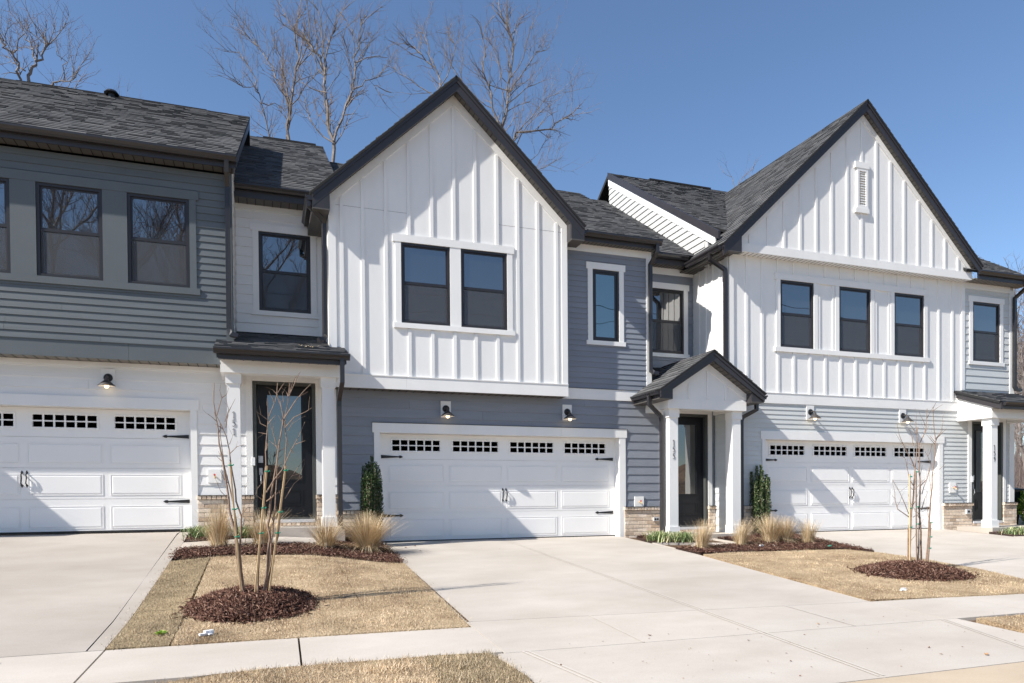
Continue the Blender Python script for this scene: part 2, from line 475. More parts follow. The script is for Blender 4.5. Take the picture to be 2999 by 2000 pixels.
def ring(mb, x0, x1, z0, z1, w, y0, y1, mi=0):
    mb.box(x0, x1, y0, y1, z1-w, z1, mi); mb.box(x0, x1, y0, y1, z0, z0+w, mi)
    mb.box(x0, x0+w, y0, y1, z0+w, z1-w, mi); mb.box(x1-w, x1, y0, y1, z0+w, z1-w, mi)

def window(par, x0, x1, z0, z1, Y, double=True, trim='white', casing=0.105, head=0.13, ext=0.14, sill=0.085, side=(True, True), fixed_w=0.05):
    w = MB(); ring(w, x0, x1, z0, z1, 0.045, Y-0.012, Y+0.075)
    fr = w.build('window', 'frame', par)
    if double:
        zm = z0+(z1-z0)*0.505
        s = MB(); ring(s, x0+0.045, x1-0.045, zm, z1-0.045, 0.028, Y+0.012, Y+0.03); s.build('sash', 'frame', fr)
        s = MB(); ring(s, x0+0.045, x1-0.045, z0+0.045, zm, 0.030, Y+0.022, Y+0.045); s.box(x0+0.045, x1-0.045, Y+0.002, Y+0.022, zm-0.022, zm+0.006); s.build('sash', 'frame', fr)
        MB().box(x0+0.07, x1-0.07, Y+0.020, Y+0.024, zm+0.02, z1-0.07).build('pane', 'glass', fr)
        MB().box(x0+0.07, x1-0.07, Y+0.034, Y+0.038, z0+0.07, zm-0.02).build('pane', 'glass', fr)
        sc = MB(); sc.add([(x0+0.05, Y+0.008, z0+0.05), (x1-0.05, Y+0.008, z0+0.05), (x1-0.05, Y+0.008, zm-0.022), (x0+0.05, Y+0.008, zm-0.022)], [(0, 1, 2, 3)])
        sc.build('insect_screen', 'screen', fr)
    else:
        s = MB(); ring(s, x0+0.045, x1-0.045, z0+0.045, z1-0.045, 0.04, Y+0.005, Y+0.03); s.build('sash', 'frame', fr)
        MB().box(x0+0.08, x1-0.08, Y+0.018, Y+0.022, z0+0.08, z1-0.08).build('pane', 'glass_teal', fr)
    return fr

def casing(par, mat, x0, x1, z0, z1, Y, c=0.105, head=0.13, ext=0.14, sill=0.085, t=0.028, left=True, right=True):
    if left: board(par, mat, x0-c, x0, Y-t, Y+0.004, z0, z1)
    if right: board(par, mat, x1, x1+c, Y-t, Y+0.004, z0, z1)
    board(par, mat, x0-(ext if left else 0), x1+(ext if right else 0), Y-t-0.006, Y+0.004, z1, z1+head)
    board(par, mat, x0-(ext if left else 0), x1+(ext if right else 0), Y-t-0.012, Y+0.004, z0-sill, z0)

def garage_door(par, x0, x1, z0, Yw, rev, wx, hx, hinge_l=True):
    """sectional door in an opening x0..x1, 2.0 high; Yw wall face, door face at Yw+rev"""
    Y = Yw+rev; zt = z0+2.02
    root = MB().box(x0-0.02, x1+0.02, Y+0.012, Y+0.05, z0+0.02, zt+0.02).build('garage_door', 'garage', par)
    sec = [(0.02, 0.54), (0.545, 1.045), (1.05, 1.545), (1.55, 2.02)]
    for i, (a, b) in enumerate(sec):
        mb = MB()
        holes = []
        if i == 3:
            for gx in wx:
                holes.append((gx-0.005, gx+0.92, z0+1.70, z0+1.91))
        for (p, q, r, s) in cells(x0, x1, z0+a, z0+b-0.004, holes): mb.box(p, q, Y, Y+0.03, r, s)
        mb.build('door_section', 'garage', root)
        if i < 3:
            off = {0: (0.055, 0.425), 1: (0.60, 0.945), 2: (1.115, 1.45)}[i]
            for gx in wx:
                px0, px1 = gx-0.075, gx+0.99
                # raised panel with a sunk groove: frame bead and plate
                m2 = MB()
                ring(m2, px0, px1, z0+off[0], z0+off[1], 0.012, Y-0.007, Y+0.001)
                bz0, bz1 = z0+off[0]+0.03, z0+off[1]-0.03
                v = [(px0+0.016, Y-0.001, z0+off[0]+0.016), (px1-0.016, Y-0.001, z0+off[0]+0.016), (px1-0.016, Y-0.001, z0+off[1]-0.016), (px0+0.016, Y-0.001, z0+off[1]-0.016),
                     (px0+0.04, Y-0.008, bz0+0.008), (px1-0.04, Y-0.008, bz0+0.008), (px1-0.04, Y-0.008, bz1-0.008), (px0+0.04, Y-0.008, bz1-0.008)]
                m2.add(v, [(4, 5, 6, 7), (0, 1, 5, 4), (1, 2, 6, 5), (2, 3, 7, 6), (3, 0, 4, 7)])
                m2.build('raised_panel', 'garage', root)
        else:
            for gx in wx:
                m2 = MB(); ring(m2, gx-0.03, gx+0.945, z0+1.675, z0+1.935, 0.03, Y-0.012, Y+0.004)
                cw = 0.915/6
                for k in range(1, 6): m2.box(gx+k*cw-0.013, gx+k*cw+0.013, Y-0.008, Y+0.01, z0+1.705, z0+1.905)
                m2.box(gx, gx+0.915, Y-0.0085, Y+0.009, z0+1.795, z0+1.815)
                m2.build('window_grille', 'garage', root)
                for k in range(6):
                    for r in range(2):
                        MB().box(gx+k*cw+0.008, gx+(k+1)*cw-0.008, Y+0.012, Y+0.016, z0+1.70+r*0.105, z0+1.80+r*0.105).build('pane', 'glass_small', root)
    MB().box(x0, x1, Y-0.004, Y+0.03, z0-0.01, z0+0.018).build('bottom_seal', 'iron', root)
    for zz in (0.49, 1.59):
        for s, on in ((0, hinge_l), (1, True)):
            if not on: continue
            bx = x0+0.045 if s == 0 else x1-0.045; d = 1 if s == 0 else -1
            mb = MB()
            z_ = z0+zz
            pts = [(bx, Y-0.012, z_-0.032), (bx+d*0.33, Y-0.012, z_-0.011), (bx+d*0.345, Y-0.012, z_-0.026), (bx+d*0.375, Y-0.012, z_-0.022), (bx+d*0.41, Y-0.012, z_), (bx+d*0.375, Y-0.012, z_+0.022), (bx+d*0.345, Y-0.012, z_+0.026), (bx+d*0.33, Y-0.012, z_+0.011), (bx, Y-0.012, z_+0.032)]
            mb.prism(pts, (0, 0.012, 0))
            mb.build('strap_hinge', 'iron', root)
    for k in (0, 1):
        bx = hx+k*0.068; mb = MB()
        mb.tube([(bx, Y-0.004, z0+0.765), (bx-0.006, Y-0.05, z0+0.80), (bx+0.006, Y-0.055, z0+0.875), (bx, Y-0.05, z0+0.94), (bx, Y-0.004, z0+0.965)], [0.011, 0.009, 0.010, 0.009, 0.011], 6)
        for zz, d in ((0.765, -1), (0.965, 1)):
            mb.prism([(bx-0.02, Y-0.008, z0+zz), (bx, Y-0.008, z0+zz-0.02), (bx+0.02, Y-0.008, z0+zz), (bx, Y-0.008, z0+zz+d*0.04)] if d > 0 else [(bx-0.02, Y-0.008, z0+zz), (bx, Y-0.008, z0+zz-0.04), (bx+0.02, Y-0.008, z0+zz), (bx, Y-0.008, z0+zz+0.02)], (0, 0.009, 0))
        mb.build('pull_handle', 'iron', root)
    return root

def clip_poly(poly, clip):
    """Sutherland-Hodgman, clip convex CCW"""
    out = poly
    n = len(clip)
    for i in range(n):
        a, b = clip[i], clip[(i+1) % n]
        inp = out; out = []
        if not inp: return []
        def side(p): return (b[0]-a[0])*(p[1]-a[1])-(b[1]-a[1])*(p[0]-a[0])
        for j in range(len(inp)):
            p, q = inp[j], inp[(j+1) % len(inp)]
            sp, sq = side(p), side(q)
            if sp >= 0: out.append(p)
            if (sp > 0 and sq < 0) or (sp < 0 and sq > 0):
                t = sp/(sp-sq); out.append((p[0]+(q[0]-p[0])*t, p[1]+(q[1]-p[1])*t))
    return out

def shingle_roof(par, O, U, W, poly, exp=0.14, thick=0.05, name='roof', seed=1):
    """O origin, U along the eave, W up the slope (unit). poly: convex CCW (u,w) outline. Builds deck + shingle tabs"""
    O, U, W = Vector(O), Vector(U).normalized(), Vector(W).normalized()
    Nn = U.cross(W).normalized()
    if Nn.z < 0: Nn = -Nn
    P = lambda u, w, h=0: O+U*u+W*w+Nn*h
    dk = MB(); dk.prism([P(u, w) for u, w in poly], -Nn*thick)
    root = dk.build(name, 'deck', par)
    rnd = random.Random(seed)
    us = [p[0] for p in poly]; ws = [p[1] for p in poly]
    V = []; F = []
    mb = MB()
    w = min(ws)
    while w < max(ws):
        u = min(us)-rnd.random()*0.3
        while u < max(us):
            L = rnd.choice((0.12, 0.17, 0.2, 0.26, 0.32))
            dw = rnd.choice((0, 0, 0, 0.015))
            q = clip_poly([(u+0.002, w+dw), (u+L, w+dw), (u+L, w+exp+0.006), (u+0.002, w+exp+0.006)], poly)
            if len(q) >= 3:
                hh = rnd.choice((0.009, 0.012, 0.018))
                n = len(q)
                top = [P(a, b, 0.002+hh*(1-(b-w)/(exp+0.006))) for a, b in q]; bot = [P(a, b, 0.0) for a, b in q]
                mb.add(top+bot, [tuple(range(n))]+[(i, n+i, n+(i+1) % n, (i+1) % n) for i in range(n)])
            u += L
        w += exp
    if U.cross(W).z < 0: mb.f = [f[::-1] for f in mb.f]
    mb.build('shingles', 'shingle', root, kind='stuff')
    return root

def soffit(par, x0, x1, y0, y1, z, mat='soffit', rib='Y', step=0.115, t=0.02):
    mb = MB(); mb.box(x0, x1, y0, y1, z, z+t)
    if rib == 'Y':
        x = x0+step/2
        while x < x1: mb.box(x-0.006, x+0.006, y0+0.002, y1-0.002, z-0.004, z-0.0005, 1); x += step
    else:
        y = y0+step/2
        while y < y1: mb.box(x0+0.002, x1-0.002, y-0.006, y+0.006, z-0.004, z-0.0005, 1); y += step
    return mb.build('soffit', [mat, 'groove'], par)

def gutter(par, a, b, out, h=0.095, w=0.11, name='gutter'):
    """K-style gutter from a to b (top back edge), out = outward unit vector"""
    a, b, out = Vector(a), Vector(b), Vector(out)
    Z = Vector((0, 0, 1))
    pr = [(0, 0), (0, -h), (w*0.62, -h), (w*0.72, -h*0.62), (w, -h*0.30), (w, 0.0), (w-0.008, 0.0), (w-0.008, -h*0.22), (0.006, -h*0.22), (0.006, 0)]
    mb = MB(); mb.prism([a+out*u+Z*v for u, v in pr], b-a)
    return mb.build(name, 'bronze', par)

def downspout(par, pts, name='downspout'):
    mb = MB(); mb.tube(pts, 0.05, 4, rot=math.pi/4, flat=1.0)
    o = mb.build(name, 'bronze', par)
    return o

def straps(mb): pass

BRICK = {}
def brick_mesh(key, l, h, d):
    if key not in BRICK:
        m = MB(); b = 0.004
        # chamfered block
        v = [(-l/2+b, 0, b), (l/2-b, 0, b), (l/2-b, 0, h-b), (-l/2+b, 0, h-b), (-l/2, b, 0), (l/2, b, 0), (l/2, b, h), (-l/2, b, h), (-l/2, d, 0), (l/2, d, 0), (l/2, d, h), (-l/2, d, h)]
        m.add(v, [(0, 1, 2, 3), (4, 5, 1, 0), (1, 5, 6, 2), (3, 2, 6, 7), (0, 3, 7, 4), (4, 8, 9, 5), (5, 9, 10, 6), (7, 6, 10, 11), (4, 7, 11, 8)])
        BRICK[key] = m.mesh('brick', 'brick')
    return BRICK[key]

def brick_wall(par, x0, x1, z0, z1, Y, proud=0.045, cap=True, left_ret=None, ret_depth=0.12, rows=None):
    """brick wainscot: single bricks in running bond on a mortar bed, sloped cap course"""
    MB().box(x0+0.004, x1-0.004, Y-proud+0.008, Y+0.01, z0-0.25, z1-(0.055 if cap else 0)).build('mortar_bed', 'mortar', par)
    ch = 0.0745; bl = 0.195; g = 0.010
    top = z1-(0.07 if cap else 0)
    n = int(math.ceil((top-z0)/ch)); r = 0
    z = top-ch
    while z > z0-0.2:
        off = 0 if r % 2 == 0 else (bl+g)/2
        x = x0-off
        while x < x1-0.01:
            a, b = max(x, x0), min(x+bl, x1)
            if b-a > 0.03:
                l = round(b-a, 2)
                o = link('brick', brick_mesh(('s', l), l, ch-g, 0.05), par, loc=((a+b)/2, Y-proud+random.uniform(-0.0025, 0.0015), z+g/2))
            x += bl+g
        z -= ch; r += 1
    if cap:
        x = x0-0.015
        while x < x1+0.01:
            l = min(0.067, x1+0.015-x)
            if l > 0.02:
                o = link('brick', brick_mesh(('c', round(l, 3)), round(l, 3), 0.066, 0.11), par, loc=(x+l/2, Y-proud-0.03+random.uniform(-0.002, 0.002), z1-0.066))
            x += 0.077

def digits(par, text, x, ztop, Y, h=0.104, step=0.135):
    S = {'1': [[(0.15, 0.80), (0.5, 1.0), (0.5, 0.0)], [(0.3, 0.0), (0.7, 0.0)]],
         '5': [[(0.85, 1.0), (0.25, 1.0), (0.2, 0.58), (0.5, 0.64), (0.8, 0.5), (0.85, 0.3), (0.7, 0.08), (0.4, 0.0), (0.12, 0.08)]],
         '9': [[(0.8, 0.72), (0.7, 0.92), (0.5, 1.0), (0.27, 0.9), (0.18, 0.7), (0.3, 0.5), (0.55, 0.45), (0.8, 0.6), (0.82, 0.75), (0.8, 0.4), (0.62, 0.12), (0.35, 0.0)]]}
    for i, c in enumerate(text):
        mb = MB()
        for st in S[c]:
            pts = [(x+(a-0.5)*h*0.55, Y-0.006, ztop-i*step-h+b*h) for a, b in st]
            mb.tube(pts, 0.0048, 4, rot=math.pi/4)
        mb.build('house_number_digit', 'iron', par)

# ============================================================ SHARED HOUSE PIECES
YW, YB, Y3, YR = 13.17, 12.84, 12.66, 13.97      # lower wall, upper box, third house, recess

def clip_holes(x0, x1, z0, z1): return (x0, x1, z0, z1)

def batten(par, x, z0, z1, Y, w=0.06, t=0.020, mat='white'):
    if z1-z0 > 0.05:
        MB().box(x-w/2, x+w/2, Y-t, Y+0.001, z0, z1).build('batten', mat, par)

def porch(par, X0, Z0, Y, label_nums, kind):
    """porch module: X0 left end of beam, Z0 slab level of the house, Y wall face"""
    yf = Y-0.88; zb = Z0+2.545
    # beam ring (front, two sides)
    top = Z0+2.745
    bm = MB(); bm.box(X0, X0+1.84, yf, yf+0.24, zb, top)
    bm.build('porch_beam', 'white', par)
    if kind == 'shed':
        sl = 0.345
        zt = lambda y: Z0+2.885+sl*(y-(Y-1.13))+0.035
        for xx in (X0, X0+1.64):
            mb = MB(); mb.prism([(xx, yf+0.24, zb), (xx, Y-0.002, zb), (xx, Y-0.002, zt(Y)-0.10), (xx, yf+0.24, zt(yf+0.24)-0.10)], (0.20, 0, 0)); mb.build('porch_side_beam', 'white', par)
        for xx in (X0+0.002, X0+1.638):
            mb = MB(); mb.prism([(xx, yf+0.021, top), (xx, yf+0.2395, top), (xx, yf+0.2395, zt(yf+0.24)-0.10), (xx, yf+0.021, zt(yf)-0.10)], (0.198, 0, 0)); mb.build('porch_side_beam', 'white', par)
        # cheek boards on the left side
        xx = X0
        mb = MB(); mb.prism([(xx-0.012, yf+0.0, zb), (xx-0.012, Y-0.002, zb), (xx-0.012, Y-0.002, zb+0.12), (xx-0.012, yf+0.0, zb+0.12)], (0.011, 0, 0)); mb.build('trim_board', 'white', par)
        mb = MB(); mb.prism([(xx-0.012, yf, zt(yf)-0.31), (xx-0.012, Y-0.002, zt(Y)-0.31), (xx-0.012, Y-0.002, zt(Y)-0.10), (xx-0.012, yf, zt(yf)-0.10)], (0.011, 0, 0)); mb.build('trim_board', 'white', par)
        mb = MB(); mb.box(xx-0.0125, xx-0.001, Y-0.10, Y-0.003, zb+0.12, zt(Y)-0.31); mb.build('trim_board', 'white', par)
        MB().box(X0, X0+1.84, yf, yf+0.02, top, Z0+2.84).build('trim_board', 'white', par)
    else:
        for xx in (X0, X0+1.64):
            MB().box(xx, xx+0.20, yf+0.24, Y-0.002, zb, top+0.1).build('porch_side_beam', 'white', par)
    # ceiling
    MB().box(X0+0.2, X0+1.64, yf+0.24, Y-0.002, zb+0.14, zb+0.17).build('porch_ceiling', 'white', par)
    # posts
    for px in (X0+0.078, X0+1.84-0.078-0.20):
        mb = MB(); mb.box(px, px+0.20, yf+0.083, yf+0.283, Z0+0.2, zb-0.15)
        po = mb.build('porch_post', 'white', par)
        c = MB(); c.box(px-0.02, px+0.22, yf+0.063, yf+0.303, zb-0.165, zb-0.0); c.build('capital', 'white', po)
        c = MB(); c.box(px-0.022, px+0.222, yf+0.061, yf+0.305, Z0+0.045, Z0+0.21); c.build('post_base', 'white', po)
    digits(par, label_nums, X0+0.178, Z0+1.93, yf+0.083)
    # slab
    MB().box(X0-0.04, X0+1.90, yf-0.04, Y+0.1, Z0-0.35, Z0+0.045).build('porch_slab', 'concrete', par)
    # door
    dx0, dx1 = X0+0.46, X0+1.50; dz0, dz1 = Z0+0.14, Z0+2.56
    f = MB(); ring(f, dx0, dx1, dz0, dz1, 0.055, Y-0.02, Y+0.13)
    fr = f.build('front_door', 'doorframe', par)
    a, b, p, q = dx0+0.06, dx1-0.06, dz0+0.05, dz1-0.06
    gl = (a+0.155, b-0.155, Z0+0.84, q-0.14)
    s = MB()
    for (u0, u1, v0, v1) in cells(a, b, p, q, [gl]): s.box(u0, u1, Y+0.06, Y+0.10, v0, v1)
    s.build('door_leaf', 'door', fr)
    g = MB(); ring(g, gl[0], gl[1], gl[2], gl[3], 0.022, Y+0.048, Y+0.07); g.build('glass_bead', 'door', fr)
    MB().box(gl[0]+0.01, gl[1]-0.01, Y+0.072, Y+0.078, gl[2]+0.01, gl[3]-0.01).build('pane', 'glass_door', fr)
    g = MB(); ring(g, gl[0]+0.02, gl[1]-0.01, Z0+0.40, Z0+0.68, 0.02, Y+0.052, Y+0.062); g.box(gl[0]+0.07, gl[1]-0.06, Y+0.054, Y+0.062, Z0+0.45, Z0+0.63); g.build('door_panel', 'door', fr)
    MB().box(dx0+0.03, dx1-0.03, Y-0.05, Y+0.10, dz0-0.035, dz0+0.02).build('threshold', 'steel', fr)
    lk = MB(); lk.box(a+0.02, a+0.095, Y+0.035, Y+0.06, Z0+1.15, Z0+1.27); lk.box(a+0.03, a+0.085, Y+0.04, Y+0.06, Z0+0.94, Z0+1.06); lk.tube([(a+0.058, Y+0.035, Z0+0.95), (a+0.058, Y+0.005, Z0+0.92), (a+0.058, Y+0.0, Z0+0.84), (a+0.058, Y+0.035, Z0+0.79)], 0.012, 6)
    lk.build('door_lock', 'steel', fr)
    MB().box(dx0-0.03, dx0+0.025, Y-0.045, Y-0.021, Z0+1.10, Z0+1.24).build('doorbell', 'litter', fr)
    # rowlock bricks under the threshold
    x = dx0+0.005
    while x < dx1:
        link('brick', brick_mesh(('c', 0.067), 0.067, 0.075, 0.11), par, loc=(x+0.033, Y-0.045, Z0+0.05)); x += 0.077
    return yf, zb

def hose_bib(par, x, z, Y):
    MB().box(x-0.105, x+0.105, Y-0.035, Y-0.002, z-0.115, z+0.115).build('mounting_block', 'white', par)
    mb = MB(); mb.tube([(x, Y-0.034, z), (x, Y-0.10, z-0.005), (x+0.01, Y-0.13, z-0.04)], 0.012, 6); mb.build('hose_bib', 'brass', par)
    mb = MB(); mb.tube([(x, Y-0.095, z+0.018), (x, Y-0.105, z+0.024)], 0.018, 8); mb.build('valve_wheel', 'red', par)

def wall_lamp(x, z, Y, label, on=True):
    """plate centre x,z on wall face Y"""
    t = thing('wall_lamp', label, 'lamp', (x, Y, z-0.15), group='gooseneck lamps over the garage doors')
    MB().box(x-0.098, x+0.098, Y-0.03, Y-0.001, z-0.165, z+0.145).build('mounting_block', 'white', t)
    mb = MB(); mb.tube([(x, Y-0.03, z), (x, Y-0.045, z)], [0.068, 0.064], 20); mb.tube([(x, Y-0.045, z), (x, Y-0.06, z)], [0.05, 0.02], 16); mb.build('back_plate', 'iron', t)
    mb = MB(); mb.tube([(x, Y-0.05, z), (x, Y-0.12, z+0.01), (x, Y-0.155, z-0.005), (x, Y-0.165, z-0.035)], 0.014, 8)
    mb.tube([(x, Y-0.165, z-0.03), (x, Y-0.165, z-0.075)], [0.028, 0.034], 12)
    mb.build('arm', 'bulb_socket', t)
    prof = [(0.030, -0.055), (0.050, -0.075), (0.125, -0.145), (0.128, -0.152)]
    mb = MB(); n = 28; cy = Y-0.165
    for (r_, dz) in prof+[(r_-0.004, dz-0.004) for r_, dz in prof[::-1]]:
        for k in range(n): mb.v.append((x+r_*math.cos(2*math.pi*k/n), cy+r_*math.sin(2*math.pi*k/n), z+dz))
    m = len(prof)*2
    for i in range(m-1):
        for k in range(n): mb.f.append((i*n+k, (i+1)*n+k, (i+1)*n+(k+1) % n, i*n+(k+1) % n)); mb.mi.append(0 if i < len(prof) else 1)
    mb.build('shade', ['bulb_socket', 'white'], t, smooth=True)
    bm = MB(); seg = 12
    for i in range(7):
        th = math.pi*i/6
        for k in range(seg): bm.v.append((x+0.036*math.sin(th)*math.cos(2*math.pi*k/seg), cy+0.036*math.sin(th)*math.sin(2*math.pi*k/seg), z-0.152+0.040*math.cos(th)))
    for i in range(6):
        for k in range(seg): bm.f.append((i*seg+k, i*seg+(k+1) % seg, (i+1)*seg+(k+1) % seg, (i+1)*seg+k)); bm.mi.append(0)
    bm.build('bulb', 'bulb', t, smooth=True)
    return t

def rake_fascia(par, x0, z0, x1, z1, yf, dep=0.03, hgt=0.235, lip=True):
    """sloping fascia in a plane Y=yf from (x0,z0) low to (x1,z1) high (top edge)"""
    mb = MB(); mb.prism([(x0, yf, z0-hgt), (x1, yf, z1-hgt), (x1, yf, z1), (x0, yf, z0)], (0, dep, 0))
    mb.prism([(x0, yf-0.018, z0-0.075), (x1, yf-0.018, z1-0.075), (x1, yf-0.018, z1), (x0, yf-0.018, z0)], (0, 0.017, 0))
    return mb.build('rake_fascia', 'fascia', par)

def slope_soffit(par, x0, z0, x1, z1, y0, y1, mat='soffit', step=0.115):
    mb = MB(); mb.prism([(x0, y0, z0), (x1, y0, z1), (x1, y0, z1+0.02), (x0, y0, z0+0.02)], (0, y1-y0, 0))
    d = Vector((x1-x0, 0, z1-z0)); L = d.length; d.normalize(); nrm = Vector((d.z, 0, -d.x));
    if nrm.z > 0: nrm = -nrm
    s = step/2
    while s < L:
        c = Vector((x0, 0, z0))+d*s+nrm*0.002
        a = c-d*0.006; b = c+d*0.006
        mb.add([(a.x, y0+0.002, a.z), (b.x, y0+0.002, b.z), (b.x, y1-0.002, b.z), (a.x, y1-0.002, a.z)], [(0, 1, 2, 3)], 1)
        s += step
    return mb.build('soffit', [mat, 'groove'], par)

# ============================================================ HOUSE 151 (left, dark slate box)
Z1 = 0.30
h1 = thing('townhouse', 'townhouse 151 with dark slate siding upstairs over a white garage front, at the left', 'townhouse', (-2.6, 14, 0))
P = h1
# core volumes
MB().box(-6.2, 1.26, 13.55, 23.0, -0.5, 3.3).build('house_body', 'white', P)
MB().box(-6.2, 1.26, 14.2, 23.0, 3.3, 6.35).build('house_body', 'white', P)
gx0, gx1 = -6.02, -1.14
dH1 = (gx0-0.03, gx1+0.03, Z1-0.4, Z1+2.06)
doorH = (-0.61+0.455, -0.61+1.505, Z1+0.10, Z1+2.565)
wall_core(P, 'white_side', YW, -6.2, 1.26, -0.3, 3.10, [dH1, doorH], depth=0.1)
MB().box(-6.2, 1.26, YW+0.101, YW+0.38, Z1+2.065, 3.10).build('lintel_wall', 'white', P)
MB().box(gx1+0.035, 1.26, YW+0.14, YW+0.38, -0.3, Z1+2.6).build('inner_wall', 'white', P)
lap_siding(P, 'white_side', YW, -6.15, 1.255, Z1+0.585, 3.05, 0.173, [(gx0-0.02, gx1+0.06, 0, Z1+2.10), (doorH[0]-0.05, doorH[1]+0.05, 0, Z1+2.62)])
board(P, 'white', -6.15, -0.62, YW-0.03, YW, 2.985, 3.055, 'frieze_board')
# garage 151
garage_door(P, gx0, gx1, Z1, YW, 0.19, [-3.478-2*1.17, -3.478-1.17, -3.478, -2.308], -3.632)
board(P, 'white', gx1, gx1+0.10, YW-0.028, YW+0.2, Z1-0.02, Z1+2.02)
MB().box(gx1-0.0, gx1+0.02, YW+0.2, YW+0.25, Z1-0.02, Z1+2.0).build('door_stop', 'white', P)
board(P, 'white', gx0-0.1, gx1+0.135, YW-0.036, YW+0.19, Z1+2.02, Z1+2.195)
board(P, 'white', gx0-0.1, gx0, YW-0.028, YW+0.2, Z1-0.02, Z1+2.02)
# casings round front door
board(P, 'white', doorH[0]-0.11, doorH[0]-0.002, YW-0.03, YW+0.004, Z1+0.585, Z1+2.74)
board(P, 'white', doorH[1]+0.002, doorH[1]+0.11, YW-0.03, YW+0.004, Z1+0.585, Z1+2.74)
board(P, 'white', doorH[0]-0.002, doorH[1]+0.002, YW-0.03, YW+0.004, Z1+2.562, Z1+2.74)
brick_wall(P, gx1+0.105, doorH[0]-0.005, Z1-0.30, Z1+0.585, YW)
brick_wall(P, doorH[1]+0.005, 1.25, Z1-0.30, Z1+0.585, YW)
MB().box(gx1+0.10, doorH[0]-0.005, YW-0.085, YW-0.02, Z1+0.585, Z1+0.592).build('flashing', 'iron', P)
MB().box(doorH[1]+0.005, 1.25, YW-0.085, YW-0.02, Z1+0.585, Z1+0.592).build('flashing', 'iron', P)
hose_bib(P, -0.772, 1.215, YW)
porch(P, -0.61, Z1, YW, '151', 'shed')
# porch roof 151: shed roof running back into the recess
sl = 0.345; n_ = math.hypot(1, sl)
shingle_roof(P, (-0.70, 12.03, 3.18), (1, 0, 0), (0, 1/n_, sl/n_), [(0, 0), (2.07, 0), (2.07, (YB-0.01-12.03)*n_), (0, (YB-0.01-12.03)*n_)], name='porch_roof', seed=3)
shingle_roof(P, (-0.42, 12.83, 3.456), (1, 0, 0), (0, 1/n_, sl/n_), [(0, 0), (1.54, 0), (1.54, (YR-12.83)*n_), (0, (YR-12.83)*n_)], name='porch_roof', seed=4)
gutter(P, (-0.70, 12.03, 3.175), (1.37, 12.03, 3.175), (0, -1, 0))
MB().box(-0.635, 1.30, 12.02, 12.045, 3.005, 3.15).build('fascia', 'fascia', P)
soffit(P, -0.635, 1.30, 12.046, 12.29, 3.045, 'soffit_bounce', step=0.145)
for xx in (-0.66, 1.29):
    mb = MB(); mb.prism([(xx, 12.03, 3.02), (xx, YB-0.005, 3.30), (xx, YB-0.005, 3.42), (xx, 12.03, 3.14)], (0.03, 0, 0)); mb.build('rake_fascia', 'fascia', P)
downspout(P, [(1.245, 11.985, 3.10), (1.245, 11.985, 2.72), (1.215, 12.13, 2.52), (1.215, 12.20, 2.45), (1.215, 12.20, 0.36)])
# dark box upstairs
dx1 = -0.43
wl = [(-3.24-1.243, -2.343-1.243), (-3.24, -2.343), (-1.99, -1.09)]
WZ = (4.275, 5.715)
holes = [(a, b, WZ[0], WZ[1]) for a, b in wl]
wall_core(P, 'dark', YB, -6.2, dx1, 3.08, 6.20, holes, depth=0.1)
MB().box(-6.2, dx1-0.02, YB+0.1, 14.3, 3.10, 3.3).build('floor_edge', 'white', P)
lap_siding(P, 'dark', YB, -6.15, dx1-0.115, 3.315, 6.20, 0.1163, [(-6.3, -1.09+0.04, WZ[0]-0.04, WZ[1]+0.06)])
board(P, 'darktrim', -6.15, -2.0, YB-0.03, YB+0.003, 3.055, 3.312)
board(P, 'darktrim', -1.997, dx1-0.001, YB-0.03, YB+0.003, 3.055, 3.312)
board(P, 'darktrim', dx1-0.115, dx1, YB-0.026, YB+0.002, 3.313, 6.22, 'corner_board')
MB().box(-6.15, dx1, YB-0.045, YB-0.002, 3.312, 3.320).build('drip_cap', 'darktrim', P)
for a, b in wl: window(P, a, b, WZ[0], WZ[1], YB)
for a, b in [(-4.60, -4.49), (-3.583, -3.243), (-2.34, -1.993), (-1.087, -0.985)]:
    board(P, 'darktrim', a, b, YB-0.027, YB+0.003, WZ[0], WZ[1])
board(P, 'darktrim', -6.15, -0.945, YB-0.034, YB+0.003, WZ[1], WZ[1]+0.145)
board(P, 'darktrim', -6.15, -0.935, YB-0.040, YB+0.003, WZ[0]-0.105, WZ[0])
soffit(P, -6.15, dx1, YB+0.002, YW-0.001, 3.062, 'soffit_bounce', step=0.145)
# right side of the box (white laps) and the recessed white wall with a window
MB().box(dx1-0.05, dx1-0.004, YB+0.004, 16.35, 3.10, 6.25).build('side_wall', 'white_side', P)
lap_siding(P, 'white_side', dx1-0.004, YB+0.01, YR-0.004, 3.50, 6.30, 0.173, [], axis='Y', sgn=1)
mb = MB(); mb.prism([(dx1-0.03, 12.95, 6.2), (dx1-0.03, 16.4, 6.2), (dx1-0.03, 16.4, 8.85), (dx1-0.03, 12.95, 6.55)], (0.024, 0, 0)); mb.build('gable_side_wall', 'white_side', P)
lap_siding(P, 'white_side', dx1-0.004, 12.95, 16.4, 6.30, 8.8, 0.173, [], axis='Y', sgn=1, lo=lambda z: 12.45+(z+0.09-6.40)/0.667+0.15)
rw = (-0.026, 0.89, 4.28, 5.73)
wall_core(P, 'white_side', YR, dx1, 1.13, 3.7, 6.25, [rw], depth=0.1)
lap_siding(P, 'white_side', YR, dx1+0.02, 1.02, 3.868, 6.19, 0.173, [rw])
board(P, 'white', 1.02, 1.125, YR-0.026, YR+0.002, 3.868, 6.19, 'corner_board')
board(P, 'white', dx1+0.002, 1.125, YR-0.030, YR+0.002, 6.09, 6.19, 'frieze_board')
window(P, *rw, YR)
casing(P, 'white', *rw, YR)
mb = MB(); mb.box(dx1+0.01, 1.12, YR-0.045, YR, 3.82, 3.866); mb.build('flashing', 'deck', P)
